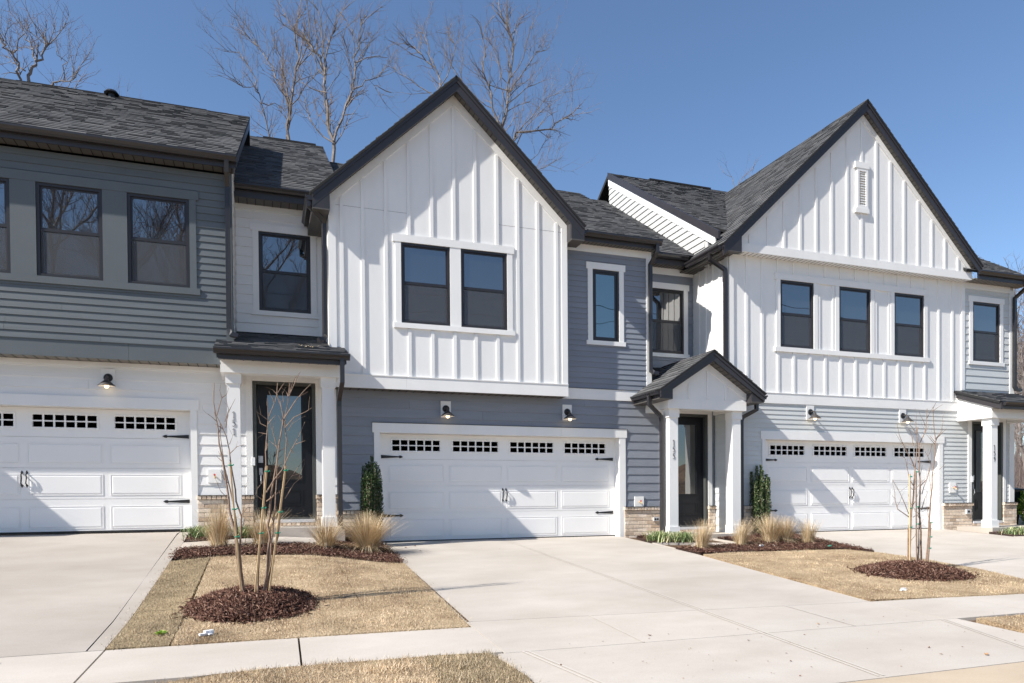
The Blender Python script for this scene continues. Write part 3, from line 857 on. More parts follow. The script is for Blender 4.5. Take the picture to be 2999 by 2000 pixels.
# eaves and roofs 151
soffit(P, -6.15, dx1+0.04, 12.62, YB-0.001, 6.235, 'soffit', step=0.145)
MB().box(-6.15, dx1+0.05, 12.60, 12.625, 6.23, 6.40).build('fascia', 'fascia', P)
gutter(P, (-6.2, 12.60, 6.405), (-0.345, 12.60, 6.405), (0, -1, 0))
n2 = math.hypot(1, 0.667)
shingle_roof(P, (-6.3, 12.52, 6.41), (1, 0, 0), (0, 1/n2, 0.667/n2), [(0, 0), (5.95, 0), (6.13, 3.87*n2), (0, 3.87*n2)], seed=5)
mb = MB(); mb.prism([(-0.385, 12.6, 6.24), (-0.205, 16.39, 8.77), (-0.205, 16.39, 8.96), (-0.385, 12.6, 6.43)], (0.03, 0, 0)); mb.build('rake_fascia', 'fascia', P)
mb = MB(); mb.prism([(-6.3, 16.39, 8.98), (-6.3, 20.2, 6.40), (-6.3, 20.2, 6.30), (-6.3, 16.39, 8.88)], (6.12, 0, 0)); mb.build('rear_roof', 'deck', P)
mb = MB(); mb.box(-4.25, -1.02, 16.33, 16.50, 8.93, 8.985); mb.build('ridge_vent', 'deck', P)
mb = MB(); mb.tube([(-2.76, 16.2, 8.6), (-2.76, 16.2, 8.93)], 0.06, 12); mb.tube([(-2.76, 16.2, 8.93), (-2.76, 16.2, 8.98)], [0.14, 0.10], 12); mb.build('roof_vent', 'iron', P)
# recess roof
soffit(P, dx1+0.002, 0.83, 13.66, YR-0.001, 6.19, 'soffit', step=0.145)
MB().box(dx1+0.002, 0.85, 13.62, 13.655, 6.185, 6.38).build('fascia', 'fascia', P)
gutter(P, (dx1+0.004, 13.62, 6.40), (0.86, 13.62, 6.40), (0, -1, 0))
shingle_roof(P, (dx1+0.002, 13.56, 6.395), (1, 0, 0), (0, 1/n2, 0.667/n2), [(0, 0), (1.90, 0), (1.90, 4.45*n2), (0, 4.45*n2)], seed=6)
MB().box(0.10, 1.30, 17.93, 18.1, 9.31, 9.375).build('ridge_vent', 'deck', P)
mb = MB(); mb.prism([(1.43, 13.7, 6.1), (1.43, 18.0, 6.1), (1.43, 18.0, 9.28), (1.43, 13.7, 6.40)], (0.03, 0, 0)); mb.build('party_wall', 'deck', P)
downspout(P, [(-0.50, 12.55, 6.32), (-0.50, 12.58, 6.15), (-0.50, YB-0.085, 5.98), (-0.50, YB-0.085, 3.62), (-0.47, YB-0.12, 3.54), (-0.36, YB-0.12, 3.52)])

hN = thing('townhouse', 'next townhouse to the left, mostly outside the picture, its porch shading the left driveway', 'townhouse', (-9.5, 14, 0))
MB().box(-15.0, -6.22, 13.2, 23.0, -0.5, 3.1).build('house_body', 'white', hN)
MB().box(-15.0, -6.22, 12.9, 23.0, 3.1, 6.35).build('house_body', 'dark', hN)
porch(hN, -8.30, Z1, YW, '', 'shed')
MB().prism([(-8.39, 12.0, 3.10), (-8.39, 13.15, 3.52), (-8.39, 13.15, 3.58), (-8.39, 12.0, 3.18)], (2.07, 0, 0)).build('porch_roof', 'deck', hN)
MB().prism([(-15.0, 12.5, 6.38), (-15.0, 17.0, 9.3), (-15.0, 22.0, 6.38)], (8.75, 0, 0)).build('roof', 'deck', hN)

# ============================================================ HOUSE 155 (middle, white gable over blue grey)
h2 = thing('townhouse', 'middle townhouse 155, white board and batten gable over a blue grey garage front', 'townhouse', (5.0, 14, 0))
P = h2
MB().box(1.265, 9.215, 13.55, 23.0, -0.5, 3.3).build('house_body', 'blue', P)
MB().box(1.265, 9.215, 14.2, 23.0, 3.3, 6.0).build('house_body', 'blue', P)
MB().box(1.16, 5.60, 13.2, 14.2, 3.0, 6.0).build('house_body', 'blue', P)
MB().box(5.6, 7.64, 13.32, 14.2, 3.0, 6.0).build('house_body', 'blue', P)
g0, g1 = 2.03, 6.91
dH2 = (g0-0.03, g1+0.03, -0.4, 2.06)
dr2 = (7.53+0.455, 7.53+1.505, 0.10, 2.565)
wall_core(P, 'blue', YW, 1.265, 9.215, -0.4, 3.0, [dH2, dr2], depth=0.1)
MB().box(1.265, 9.215, YW+0.101, YW+0.38, 2.065, 3.10).build('lintel_wall', 'white', P)
MB().box(g1+0.035, 9.215, YW+0.14, YW+0.38, -0.3, 2.6).build('inner_wall', 'white', P)
MB().box(1.265, g0-0.035, YW+0.1, YW+0.38, -0.3, 2.6).build('inner_wall', 'white', P)
lap_siding(P, 'blue', YW, 1.27, 9.21, 0.585, 2.775, 0.1715, [(g0-0.06, g1+0.06, 0, 2.10), (dr2[0]-0.05, dr2[1]+0.05, 0, 2.62), (7.86, 7.99, 0, 2.8)])
garage_door(P, g0, g1, 0, YW, 0.19, [2.282, 3.447, 4.614, 5.778], 4.452)
for a, b in ((g0-0.11, g0), (g1, g1+0.14)):
    board(P, 'white', a, b, YW-0.028, YW+0.2, -0.02, 2.02)
board(P, 'white', g0-0.14, 5.62, YW-0.036, YW+0.19, 2.02, 2.195)
board(P, 'white', 5.622, g1+0.17, YW-0.036, YW+0.19, 2.02, 2.195)
MB().box(g0-0.15, g1+0.18, YW-0.045, YW, 2.195, 2.203).build('flashing', 'iron', P)
board(P, 'white', 7.865, dr2[0]-0.002, YW-0.03, YW+0.004, -0.05, 2.74)
board(P, 'white', dr2[1]+0.002, dr2[1]+0.10, YW-0.03, YW+0.004, 0.585, 2.74)
board(P, 'white', dr2[0]-0.002, dr2[1]+0.002, YW-0.03, YW+0.004, 2.562, 2.74)
brick_wall(P, g1+0.11, 7.86, -0.14, 0.60, YW)
brick_wall(P, 1.27, g0-0.11, -0.14, 0.60, YW)
brick_wall(P, dr2[1]+0.005, 9.20, -0.14, 0.60, YW)
for a, b in ((g1+0.10, 7.87), (1.27, g0-0.11), (dr2[1]+0.005, 9.2)):
    MB().box(a, b, YW-0.085, YW-0.02, 0.600, 0.607).build('flashing', 'iron', P)
hose_bib(P, 7.36, 0.70, YW)
mb = MB(); mb.box(7.67, 7.80, YW-0.075, YW-0.045, 0.30, 0.38); mb.build('outlet_cover', 'steel', P)
mb = MB(); mb.box(7.69, 7.73, YW-0.079, YW-0.0755, 0.32, 0.36); mb.box(7.745, 7.785, YW-0.079, YW-0.0755, 0.32, 0.36); mb.build('outlet_socket', 'iron', P)
# band on the wing wall
board(P, 'white', 5.60, 7.70, YW-0.03, YW+0.004, 2.78, 2.995, 'band_board')
MB().box(5.60, 7.70, YW-0.042, YW, 2.995, 3.003).build('flashing', 'iron', P)
porch(P, 7.53, 0.0, YW, '155', 'gable')
# white gable box
bx0, bx1 = 1.13, 5.63
w2 = [(2.385, 3.288), (3.493, 4.395)]
WZ2 = (3.965, 5.41)
holes = [(a, b, WZ2[0], WZ2[1]) for a, b in w2]
sl2 = 0.94; ax = 3.38
zrake = lambda x: 8.19-sl2*abs(x-ax)            # underside of the soffit on the wall
wall_core(P, 'white', YB, bx0, bx1, 2.80, 6.07, holes, depth=0.1)
mb = MB(); mb.prism([(bx0, YB, 6.07), (bx1, YB, 6.07), (ax, YB, 8.18)], (0, 0.1, 0)); mb.build('gable_wall', 'white', P)
board(P, 'white', bx0, 2.46, YB-0.036, YB+0.003, 2.768, 2.99, 'band_board')
board(P, 'white', 2.462, bx1, YB-0.036, YB+0.003, 2.768, 2.99, 'band_board')
MB().box(bx0, bx1, YB-0.046, YB, 2.99, 3.006).build('drip_cap', 'white', P)
for a, b in ((bx0, bx0+0.118), (bx1-0.118, bx1)):
    board(P, 'white', a, b, YB-0.022, YB+0.002, 3.007, 6.06, 'corner_board')
# frieze boards under the rake
for s in (-1, 1):
    xe = bx0 if s < 0 else bx1
    pts = [(xe, YB-0.024, zrake(xe)-0.17), (ax, YB-0.024, zrake(ax)-0.17), (ax, YB-0.024, zrake(ax)), (xe, YB-0.024, zrake(xe))]
    mb = MB(); mb.prism(pts if s < 0 else pts[::-1], (0, 0.026, 0)); mb.build('frieze_board', 'white', P)
for x in [1.712, 2.121, 2.534, 2.955, 3.372, 3.779, 4.207, 4.615, 5.023]:
    zt = zrake(x)-0.185
    if 2.25 < x < 4.53:
        batten(P, x, 3.007, WZ2[0]-0.1, YB); batten(P, x, WZ2[1]+0.145, zt, YB)
    else: batten(P, x, 3.007, zt, YB)
batten(P, 1.349, 3.007, zrake(1.349)-0.185, YB); batten(P, 5.41, 3.007, zrake(5.41)-0.185, YB)
for a, b in ((bx0+0.12, 2.5), (4.24, bx1-0.12)):      # horizontal sheet joints
    MB().box(a, b, YB-0.0015, YB, 5.938, 5.942).build('sheet_joint', 'joint', P)
for a, b in w2: window(P, a, b, WZ2[0], WZ2[1], YB)
board(P, 'white', 2.28, w2[0][0], YB-0.028, YB+0.004, *WZ2); board(P, 'white', w2[0][1], w2[1][0], YB-0.028, YB+0.004, *WZ2); board(P, 'white', w2[1][1], 4.50, YB-0.028, YB+0.004, *WZ2)
board(P, 'white', 2.236, 4.533, YB-0.036, YB+0.004, WZ2[1], WZ2[1]+0.135)
board(P, 'white', 2.245, 4.535, YB-0.042, YB+0.004, WZ2[0]-0.09, WZ2[0])
soffit(P, bx0, bx1, YB+0.002, YW-0.001, 2.775, 'soffit', step=0.145)
MB().box(bx0-0.004, bx0, YB-0.02, YR, 2.78, 6.05).build('side_wall', 'white', P)
MB().box(bx0, bx0+0.1, YB+0.1, YR, 2.80, 6.05).build('side_wall', 'white', P)
MB().box(bx1-0.1, bx1, YB+0.1, YW+0.1, 2.80, 6.05).build('side_wall', 'white', P)
# gable roof 155
yf = 12.60; az = 8.385
ztop = lambda x: az-sl2*abs(x-ax)
xl, xr = 0.845, 5.90
rake_fascia(P, xl, ztop(xl), ax, az, yf)
rake_fascia(P, xr, ztop(xr), ax, az, yf)
slope_soffit(P, bx0, zrake(bx0)+0.005, ax, zrake(ax)+0.005, yf+0.03, YB-0.001)
slope_soffit(P, bx1, zrake(bx1)+0.005, ax, zrake(ax)+0.005, yf+0.03, YB-0.001)
for a, b in ((xl, bx0), (bx1, xr)):                  # boxed eave returns
    zz = ztop(xl)-0.245
    mb = MB(); mb.box(a, b, yf+0.002, 14.0 if a < 2 else 13.0, zz-0.02, zz); mb.build('soffit', 'soffit', P)
    if a < 2: mb = MB(); mb.prism([(a, yf+0.004, zz), (b, yf+0.004, zz), (b, yf+0.004, ztop(b)-0.06), (a, yf+0.004, ztop(a)-0.06)], (0, 0.025, 0))
    else: mb = MB(); mb.prism([(a, yf+0.004, zz), (b, yf+0.004, zz), (b, yf+0.004, ztop(b)-0.06), (a, yf+0.004, ztop(a)-0.06)], (0, 0.025, 0))
    mb.build('eave_return', 'fascia', P)
    xi = b if a < 2 else a
    MB().box(xi-0.006, xi+0.006, yf+0.03, YB-0.025, zz, zrake(xi)+0.01).build('eave_return', 'fascia', P)
MB().box(xl-0.001, xl+0.022, yf+0.03, 14.0, ztop(xl)-0.245, ztop(xl)-0.03).build('fascia', 'fascia', P)
MB().box(xr-0.022, xr+0.001, yf+0.03, 13.0, ztop(xr)-0.245, ztop(xr)-0.03).build('fascia', 'fascia', P)
gutter(P, (xl, yf+0.04, ztop(xl)-0.02), (xl, 13.9, ztop(xl)-0.02), (-1, 0, 0))
gutter(P, (xr, yf+0.04, ztop(xr)-0.02), (xr, 12.95, ztop(xr)-0.02), (1, 0, 0), w=0.10)
ns = math.hypot(1, sl2); Ls = (ax-xl)*ns+0.03
yb2 = 17.0
shingle_roof(P, (xl-0.03, yb2, ztop(xl-0.03)+0.03), (0, -1, 0), (1/ns, 0, sl2/ns), [(0, (yb2-17.0)), (yb2-yf+0.03, 0), (yb2-yf+0.03, Ls), (0, Ls)], seed=8, thick=0.035)
shingle_roof(P, (xr+0.03, yf-0.03, ztop(xr+0.03)+0.03), (0, 1, 0), (-1/ns, 0, sl2/ns), [(0, 0), (yb2-yf, 0), (yb2-yf, Ls), (0, Ls)], seed=9, thick=0.035)
downspout(P, [(0.79, 12.70, 5.93), (0.79, 12.70, 5.80), (1.02, 12.83, 5.66), (1.055, 12.88, 5.60), (1.055, 12.88, 3.66), (1.02, 12.82, 3.58), (0.93, 12.76, 3.55)])
# wing with the narrow window
wx = 7.67
nw = (6.328, 6.925, 3.975, 5.415)
wall_core(P, 'blue', YW, bx1, wx, 3.0, 5.95, [nw], depth=0.1)
lap_siding(P, 'blue', YW, bx1+0.002, wx-0.115, 3.005, 5.75, 0.107, [nw])
window(P, *nw, YW, double=False)
casing(P, 'white', *nw, YW)
board(P, 'white', wx-0.115, wx, YW-0.026, YW+0.002, 3.004, 5.745, 'corner_board')
board(P, 'white', bx1+0.002, wx, YW-0.030, YW+0.002, 5.745, 5.885, 'frieze_board')
MB().box(wx-0.004, wx, YW+0.002, YR, 2.9, 5.95).build('side_wall', 'blue', P)
soffit(P, bx1+0.002, wx+0.05, 12.955, YW-0.001, 5.885, 'soffit', step=0.085)
MB().box(bx1+0.002, wx+0.06, 12.93, 12.956, 5.875, 6.03).build('fascia', 'fascia', P)
gutter(P, (bx1+0.15, 12.93, 6.04), (wx+0.09, 12.93, 6.04), (0, -1, 0))
sw = 0.64; nw2 = math.hypot(1, sw)
shingle_roof(P, (5.0, 12.86, 6.05), (1, 0, 0), (0, 1/nw2, sw/nw2), [(0, 0), (2.76, 0), (2.76, 4.0*nw2), (0, 4.0*nw2)], seed=10)
mb = MB(); mb.prism([(wx+0.02, 12.9, 5.95), (wx+0.02, 16.86, 8.50), (wx+0.02, 16.86, 8.0), (wx+0.02, 13.75, 5.95)], (0.02, 0, 0)); mb.build('side_wall', 'fascia', P)
downspout(P, [(7.655, 12.88, 5.96), (7.655, 12.88, 5.80), (7.615, YW-0.085, 5.60), (7.615, YW-0.085, 3.42), (7.66, YW-0.13, 3.37), (7.76, YW-0.14, 3.35)])
# recessed wall between wing and house 159
rx1 = 9.215
r2w = (8.06, 8.965, 3.995, 5.42)
wall_core(P, 'blue', YR, wx, rx1, 3.3, 5.95, [r2w], depth=0.1)
lap_siding(P, 'blue', YR, wx, rx1-0.002, 3.67, 5.74, 0.1715, [r2w])
window(P, *r2w, YR)
casing(P, 'white', *r2w, YR)
board(P, 'white', wx, rx1-0.002, YR-0.03, YR+0.002, 5.735, 5.88, 'frieze_board')
soffit(P, wx, rx1-0.3, 13.70, YR-0.001, 5.88, 'soffit', step=0.085)
MB().box(wx+0.01, 8.95, 13.67, 13.70, 5.87, 6.05).build('fascia', 'fascia', P)
gutter(P, (wx+0.02, 13.67, 6.07), (8.86, 13.67, 6.07), (0, -1, 0))
shingle_roof(P, (1.46, 13.60, 6.085), (1, 0, 0), (0, 1/n2, 0.667/n2), [(0, 0), (7.62, 0), (7.62, 4.4*n2), (0, 4.4*n2)], seed=11)
mb = MB(); mb.prism([(1.46, 18.0, 9.0), (1.46, 22.4, 6.0), (1.46, 22.4, 5.9), (1.46, 18.0, 8.9)], (7.6, 0, 0)); mb.build('rear_roof', 'deck', P)
# porch gable roof 155
py = 12.08; pax = 8.45; paz = 3.675; ps = 0.665; pn = math.hypot(1, ps)
pz = lambda x: paz-ps*abs(x-pax)
pl, pr_ = 7.24, 9.66
for xe in (pl, pr_): 
    mb = MB(); mb.prism([(xe, py, pz(xe)-0.15), (pax, py, paz-0.19), (pax, py, paz-0.015), (xe, py, pz(xe)-0.015)], (0, 0.028, 0)); mb.prism([(xe, py-0.016, pz(xe)-0.07), (pax, py-0.016, paz-0.07), (pax, py-0.016, paz-0.015), (xe, py-0.016, pz(xe)-0.015)], (0, 0.015, 0)); mb.build('rake_fascia', 'fascia', P)
    zz = pz(xe)-0.155
    mb = MB(); mb.box(min(xe, pl if xe == pl else 9.37), max(xe, 7.53 if xe == pl else xe), py+0.029, (YW if xe == pl else Y3)-0.01, zz-0.015, zz); mb.build('soffit', 'soffit', P)
    s = -1 if xe == pl else 1
    a = (7.53 if s < 0 else 9.37)
    mb = MB(); mb.prism([(xe, py+0.03, zz), (a, py+0.03, zz), (a, py+0.03, pz(a)-0.17), (xe, py+0.03, pz(xe)-0.03)], (0, 0.02, 0)); mb.build('eave_return', 'fascia', P)
    MB().box(a-0.006, a+0.006, py+0.05, 12.281, zz-0.015, pz(a)-0.16).build('eave_return', 'fascia', P)
    MB().box(*(sorted((xe, xe-s*0.02))), py+0.03, (YW if s < 0 else Y3)-0.01, zz, pz(xe)-0.02).build('fascia', 'fascia', P)
gutter(P, (pl, py+0.03, pz(pl)-0.01), (pl, YW-0.06, pz(pl)-0.01), (-1, 0, 0), h=0.085, w=0.10)
gutter(P, (pr_, py+0.03, pz(pr_)-0.01), (pr_, Y3-0.06, pz(pr_)-0.01), (1, 0, 0), h=0.085, w=0.10)
slope_soffit(P, 7.53, pz(7.53)-0.175, pax, paz-0.20, py+0.03, 12.29, step=0.12)
slope_soffit(P, 9.37, pz(9.37)-0.175, pax, paz-0.20, py+0.03, 12.29, step=0.12)
# tympanum
mb = MB(); mb.prism([(7.63, 12.30, 2.745), (9.36, 12.30, 2.745), (9.36, 12.30, pz(9.36)-0.16), (pax, 12.30, paz-0.19), (7.53, 12.30, pz(7.53)-0.16), (7.53, 12.30, 2.745)], (0, 0.06, 0)); mb.build('gable_panel', 'white', P)
for xe, s in ((7.53, -1), (9.37, 1)):
    pts = [(xe, 12.282, pz(xe)-0.30), (pax, 12.282, paz-0.33), (pax, 12.282, paz-0.19), (xe, 12.282, pz(xe)-0.16)]
    mb = MB(); mb.prism(pts if s < 0 else pts[::-1], (0, 0.018, 0)); mb.build('frieze_board', 'white', P)
for x in (8.02, 8.45, 8.88): batten(P, x, 2.746, pz(x)-0.32, 12.30)
nL = (pax-pl)*pn+0.03
shingle_roof(P, (pl-0.025, YR, pz(pl-0.025)+0.025), (0, -1, 0), (1/pn, 0, ps/pn), [(YR-YW+0.01, 0), (YR-py+0.03, 0), (YR-py+0.03, nL), (YR-YW+0.01, nL)], name='porch_roof', seed=12, thick=0.03)
shingle_roof(P, (7.69, YR-0.01, pz(7.69)+0.025), (0, -1, 0), (1/pn, 0, ps/pn), [(0, 0), (YR-YW-0.01, 0), (YR-YW-0.01, nL-0.53), (0, nL-0.53)], name='porch_roof', seed=13, thick=0.03)
shingle_roof(P, (pr_+0.025, py-0.03, pz(pr_+0.025)+0.025), (0, 1, 0), (-1/pn, 0, ps/pn), [(0, 0), (Y3-0.04-py, 0), (Y3-0.04-py, nL), (0, nL)], name='porch_roof', seed=14, thick=0.03)
shingle_roof(P, (9.21, Y3-0.08, pz(9.21)+0.025), (0, 1, 0), (-1/pn, 0, ps/pn), [(0, 0), (1.38, 0), (1.38, 0.90), (0, 0.90)], name='porch_roof', seed=15, thick=0.03)
mb = MB(); mb.prism([(7.69, 13.0, 3.16), (8.5, 13.0, 3.16), (8.5, YR, 3.66), (7.69, YR, 3.66)], (0, 0, -0.04)); mb.build('saddle_roof', 'deck', P)
downspout(P, [(pl-0.05, 12.42, 2.80), (pl-0.05, 12.42, 2.62), (7.50, 12.50, 2.40), (7.53, 12.52, 2.30), (7.53, 12.52, 0.12), (7.50, 12.44, 0.03)])
downspout(P, [(pr_+0.06, 12.42, 2.80), (pr_+0.06, 12.42, 2.60), (9.43, 12.50, 2.44), (9.40, 12.50, 2.36), (9.40, 12.50, 0.10)])

# ============================================================ HOUSE 159 (right, big white gable over pale grey)
h3 = thing('townhouse', 'right townhouse 159, wide white gable with louvred vent over a pale grey garage front', 'townhouse', (13.4, 14, 0))
P = h3
MB().box(9.23, 17.50, 13.1, 23.0, -0.5, 5.95).build('house_body', 'pale', P)
k0, k1 = 10.12, 15.05
dH3 = (k0-0.03, k1+0.03, -0.4, 2.06)
pX = 15.65
dr3 = (pX+0.455, pX+1.505, 0.10, 2.565)
wall_core(P, 'pale', Y3, 9.22, 17.53, -0.4, 3.0, [dH3, dr3], depth=0.1)
MB().box(9.22, 17.53, Y3+0.101, Y3+0.40, 2.065, 3.10).build('lintel_wall', 'white', P)
MB().box(9.22, k0-0.035, Y3+0.1, Y3+0.40, -0.3, 2.03).build('inner_wall', 'white', P)
MB().box(k1+0.035, 17.53, Y3+0.14, Y3+0.40, -0.3, 2.03).build('inner_wall', 'white', P)
lap_siding(P, 'pale', Y3, 9.33, 17.42, 0.585, 2.79, 0.0985, [(k0-0.06, k1+0.06, 0, 2.10), (dr3[0]-0.05, dr3[1]+0.05, 0, 2.62)])
MB().box(9.22, 9.232, Y3+0.002, YW-0.02, -0.1, 3.0).build('side_wall', 'pale', P)
lap_siding(P, 'pale', 9.222, Y3+0.11, YW-0.03, 0.02, 2.75, 0.1715, [], axis='Y', sgn=-1)
board(P, 'white', 9.20, 9.325, Y3-0.026, Y3+0.10, -0.05, 2.78, 'corner_board')
garage_door(P, k0, k1, -0.005, Y3, 0.165, [10.385, 11.56, 12.72, 13.88], 12.57)
for a, b in ((k0-0.085, k0), (k1, k1+0.125)):
    board(P, 'white', a, b, Y3-0.028, Y3+0.17, -0.02, 2.015)
board(P, 'white', k0-0.125, 13.1, Y3-0.036, Y3+0.165, 2.015, 2.192)
board(P, 'white', 13.102, k1+0.165, Y3-0.036, Y3+0.165, 2.015, 2.192)
board(P, 'white', 15.99, dr3[0]-0.002, Y3-0.03, Y3+0.004, 0.585, 2.74)
board(P, 'white', dr3[1]+0.002, dr3[1]+0.09, Y3-0.03, Y3+0.004, 0.585, 2.74)
board(P, 'white', dr3[0]-0.002, dr3[1]+0.002, Y3-0.03, Y3+0.004, 2.562, 2.74)
board(P, 'white', 17.38, 17.535, Y3-0.03, Y3+0.12, 0.585, 2.9, 'corner_board')
brick_wall(P, k1+0.125, 16.10, -0.14, 0.60, Y3)
brick_wall(P, dr3[1]+0.005, 17.60, -0.14, 0.60, Y3)
brick_wall(P, 9.4, k0-0.09, -0.14, 0.60, Y3)
for a, b in ((k1+0.12, 16.11), (dr3[1]+0.005, 17.62), (9.4, k0-0.09)):
    MB().box(a, b, Y3-0.085, Y3-0.02, 0.600, 0.607).build('flashing', 'iron', P)
hose_bib(P, 15.49, 0.965, Y3)
mb = MB(); mb.box(15.87, 16.0, Y3-0.085, Y3-0.045, 0.34, 0.45); mb.build('outlet_cover', 'steel', P)
mb = MB(); mb.box(15.90, 15.97, Y3-0.089, Y3-0.0855, 0.37, 0.42); mb.build('outlet_socket', 'iron', P)
board(P, 'white', 9.20, 12.9, Y3-0.032, Y3+0.004, 2.785, 3.0, 'band_board')
board(P, 'white', 12.902, 15.66, Y3-0.032, Y3+0.004, 2.785, 3.0, 'band_board')
MB().box(9.20, 15.66, Y3-0.042, Y3, 3.0, 3.012).build('drip_cap', 'white', P)
porch(P, pX, 0.0, Y3, '159', 'shed')
shingle_roof(P, (pX-0.10, 11.53, 2.885), (1, 0, 0), (0, 1/n_, sl/n_), [(0, 0), (2.07, 0), (2.07, 1.12*n_), (0, 1.12*n_)], name='porch_roof', seed=20)
gutter(P, (pX-0.02, 11.53, 2.88), (pX+1.98, 11.53, 2.88), (0, -1, 0))
MB().box(pX-0.06, pX+1.94, 11.52, 11.545, 2.72, 2.86).build('fascia', 'fascia', P)
soffit(P, pX-0.05, pX+1.93, 11.546, 11.78, 2.745, 'soffit_bounce', step=0.145)
for xx in (pX-0.065, pX+1.92):
    mb = MB(); mb.prism([(xx, 11.53, 2.70), (xx, Y3-0.035, 3.09), (xx, Y3-0.035, 3.255), (xx, 11.53, 2.865)], (0.03, 0, 0)); mb.build('rake_fascia', 'fascia', P)
# upstairs wall of 159
w3 = [(10.515, 11.405), (12.10, 13.0), (13.69, 14.59)]
WZ3 = (4.0, 5.437)
holes = [(a, b, *WZ3) for a, b in w3]
rw3 = (16.14, 17.045, 4.01, 5.437)
wall_core(P, 'white', Y3, 9.22, 15.88, 3.0, 5.90, holes, depth=0.1)
wall_core(P, 'pale', Y3, 15.881, 17.53, 3.0, 5.90, [rw3], depth=0.1)
lap_siding(P, 'pale', Y3, 15.882, 17.38, 3.335, 5.75, 0.164, [rw3])
board(P, 'white', 17.38, 17.53, Y3-0.026, Y3+0.12, 3.26, 5.80, 'corner_board')
board(P, 'white', 15.84, 17.38, Y3-0.030, Y3+0.002, 5.73, 5.87, 'frieze_board')
board(P, 'white', 15.78, 15.88, Y3-0.026, Y3+0.002, 3.30, 5.86, 'corner_board')
board(P, 'white', 9.20, 9.33, Y3-0.026, Y3+0.0, 3.013, 5.86, 'corner_board')
window(P, *rw3, Y3); casing(P, 'white', *rw3, Y3)
for x in [9.663, 10.057, 10.462, 10.875, 11.312, 11.728, 12.152, 12.576, 12.989, 13.409, 13.81, 14.218, 14.626, 15.06, 15.496]:
    if 10.37 < x < 14.74: batten(P, x, 3.013, WZ3[0]-0.1, Y3); batten(P, x, WZ3[1]+0.15, 5.86, Y3)
    else: batten(P, x, 3.013, 5.86, Y3)
for x in (11.55, 11.95, 13.15, 13.55): batten(P, x, WZ3[0], WZ3[1], Y3)
for a, b in w3:
    window(P, a, b, *WZ3, Y3)
for a, b in ((10.41, 10.515), (11.405, 11.51), (11.995, 12.10), (13.0, 13.105), (13.585, 13.69), (14.59, 14.695)):
    board(P, 'white', a, b, Y3-0.028, Y3+0.004, *WZ3)
board(P, 'white', 10.368, 14.72, Y3-0.036, Y3+0.004, WZ3[1], WZ3[1]+0.14)
board(P, 'white', 10.365, 14.754, Y3-0.042, Y3+0.004, WZ3[0]-0.10, WZ3[0])
# left side wall upstairs with battens
MB().box(9.216, 9.23, Y3+0.002, YR, 2.9, 5.90).build('side_wall', 'white', P)
for y in (12.97, 13.22, 13.47, 13.72): MB().box(9.198, 9.216, y-0.03, y+0.03, 3.4, 5.87).build('batten', 'white', P)
MB().box(9.19, 9.216, Y3-0.026, Y3+0.10, 3.013, 5.86).build('corner_board', 'white', P)
# projecting gable
YT = 12.46; tx0, tx1 = 9.30, 15.84; tax = 12.57; s3 = 0.945
zr3 = lambda x: 9.20-s3*abs(x-tax)
mb = MB(); mb.prism([(tx0, YT, 5.86), (tx1, YT, 5.86), (tx1, YT, zr3(tx1)), (tax, YT, 9.19), (tx0, YT, zr3(tx0))], (0, 0.198, 0)); mb.build('gable_wall', 'white', P)
board(P, 'white', tx0, 12.95, YT-0.034, YT, 5.855, 6.03, 'band_board')
board(P, 'white', 12.952, tx1, YT-0.034, YT, 5.855, 6.03, 'band_board')
for s, xe in ((-1, tx0), (1, tx1)):
    pts = [(xe, YT-0.024, max(zr3(xe)-0.16, 6.0)), (tax, YT-0.024, zr3(tax)-0.16), (tax, YT-0.024, zr3(tax)), (xe, YT-0.024, zr3(xe))]
    mb = MB(); mb.prism(pts if s < 0 else pts[::-1], (0, 0.024, 0)); mb.build('frieze_board', 'white', P)
for x in [9.592, 10.046, 10.457, 10.883, 11.304, 11.721, 12.145, 12.549, 12.962, 13.37, 13.773, 14.189, 14.606, 15.01, 15.42]:
    if 12.4 < x < 12.7: batten(P, x, 6.03, 7.02, YT); batten(P, x, 8.13, zr3(x)-0.17, YT)
    else: batten(P, x, 6.03, zr3(x)-0.17, YT)
# louvred vent
mb = MB(); ring(mb, 12.40, 12.705, 7.12, 7.995, 0.06, YT-0.04, YT-0.001)
vt = mb.build('louvre_vent', 'white', P)
MB().box(12.335, 12.735, YT-0.048, YT-0.001, 7.995, 8.13).build('vent_head', 'white', vt)
MB().box(12.345, 12.725, YT-0.055, YT-0.001, 7.02, 7.12).build('vent_sill', 'white', vt)
for k in range(14):
    z = 7.19+k*0.0545
    mb = MB(); mb.prism([(12.46, YT-0.034, z), (12.46, YT-0.006, z+0.035), (12.46, YT-0.002, z+0.028), (12.46, YT-0.030, z-0.008)], (0.185, 0, 0)); mb.build('louvre_slat', 'white', vt)
MB().box(12.46, 12.645, YT-0.004, YT-0.001, 7.18, 7.94).build('vent_back', 'white', vt)
soffit(P, tx0, tx1, YT+0.002, Y3-0.001, 5.862, 'soffit', step=0.115)
yf3 = 12.32; az3 = 9.42
zt3 = lambda x: az3-s3*abs(x-tax)
xl3, xr3 = 8.86, 16.02
rake_fascia(P, xl3, zt3(xl3), tax, az3, yf3, hgt=0.22)
rake_fascia(P, xr3, zt3(xr3), tax, az3, yf3, hgt=0.22)
slope_soffit(P, tx0, zr3(tx0)+0.005, tax, zr3(tax)+0.005, yf3+0.03, YT-0.001, step=0.115)
slope_soffit(P, tx1, zr3(tx1)+0.005, tax, zr3(tax)+0.005, yf3+0.03, YT-0.001, step=0.115)
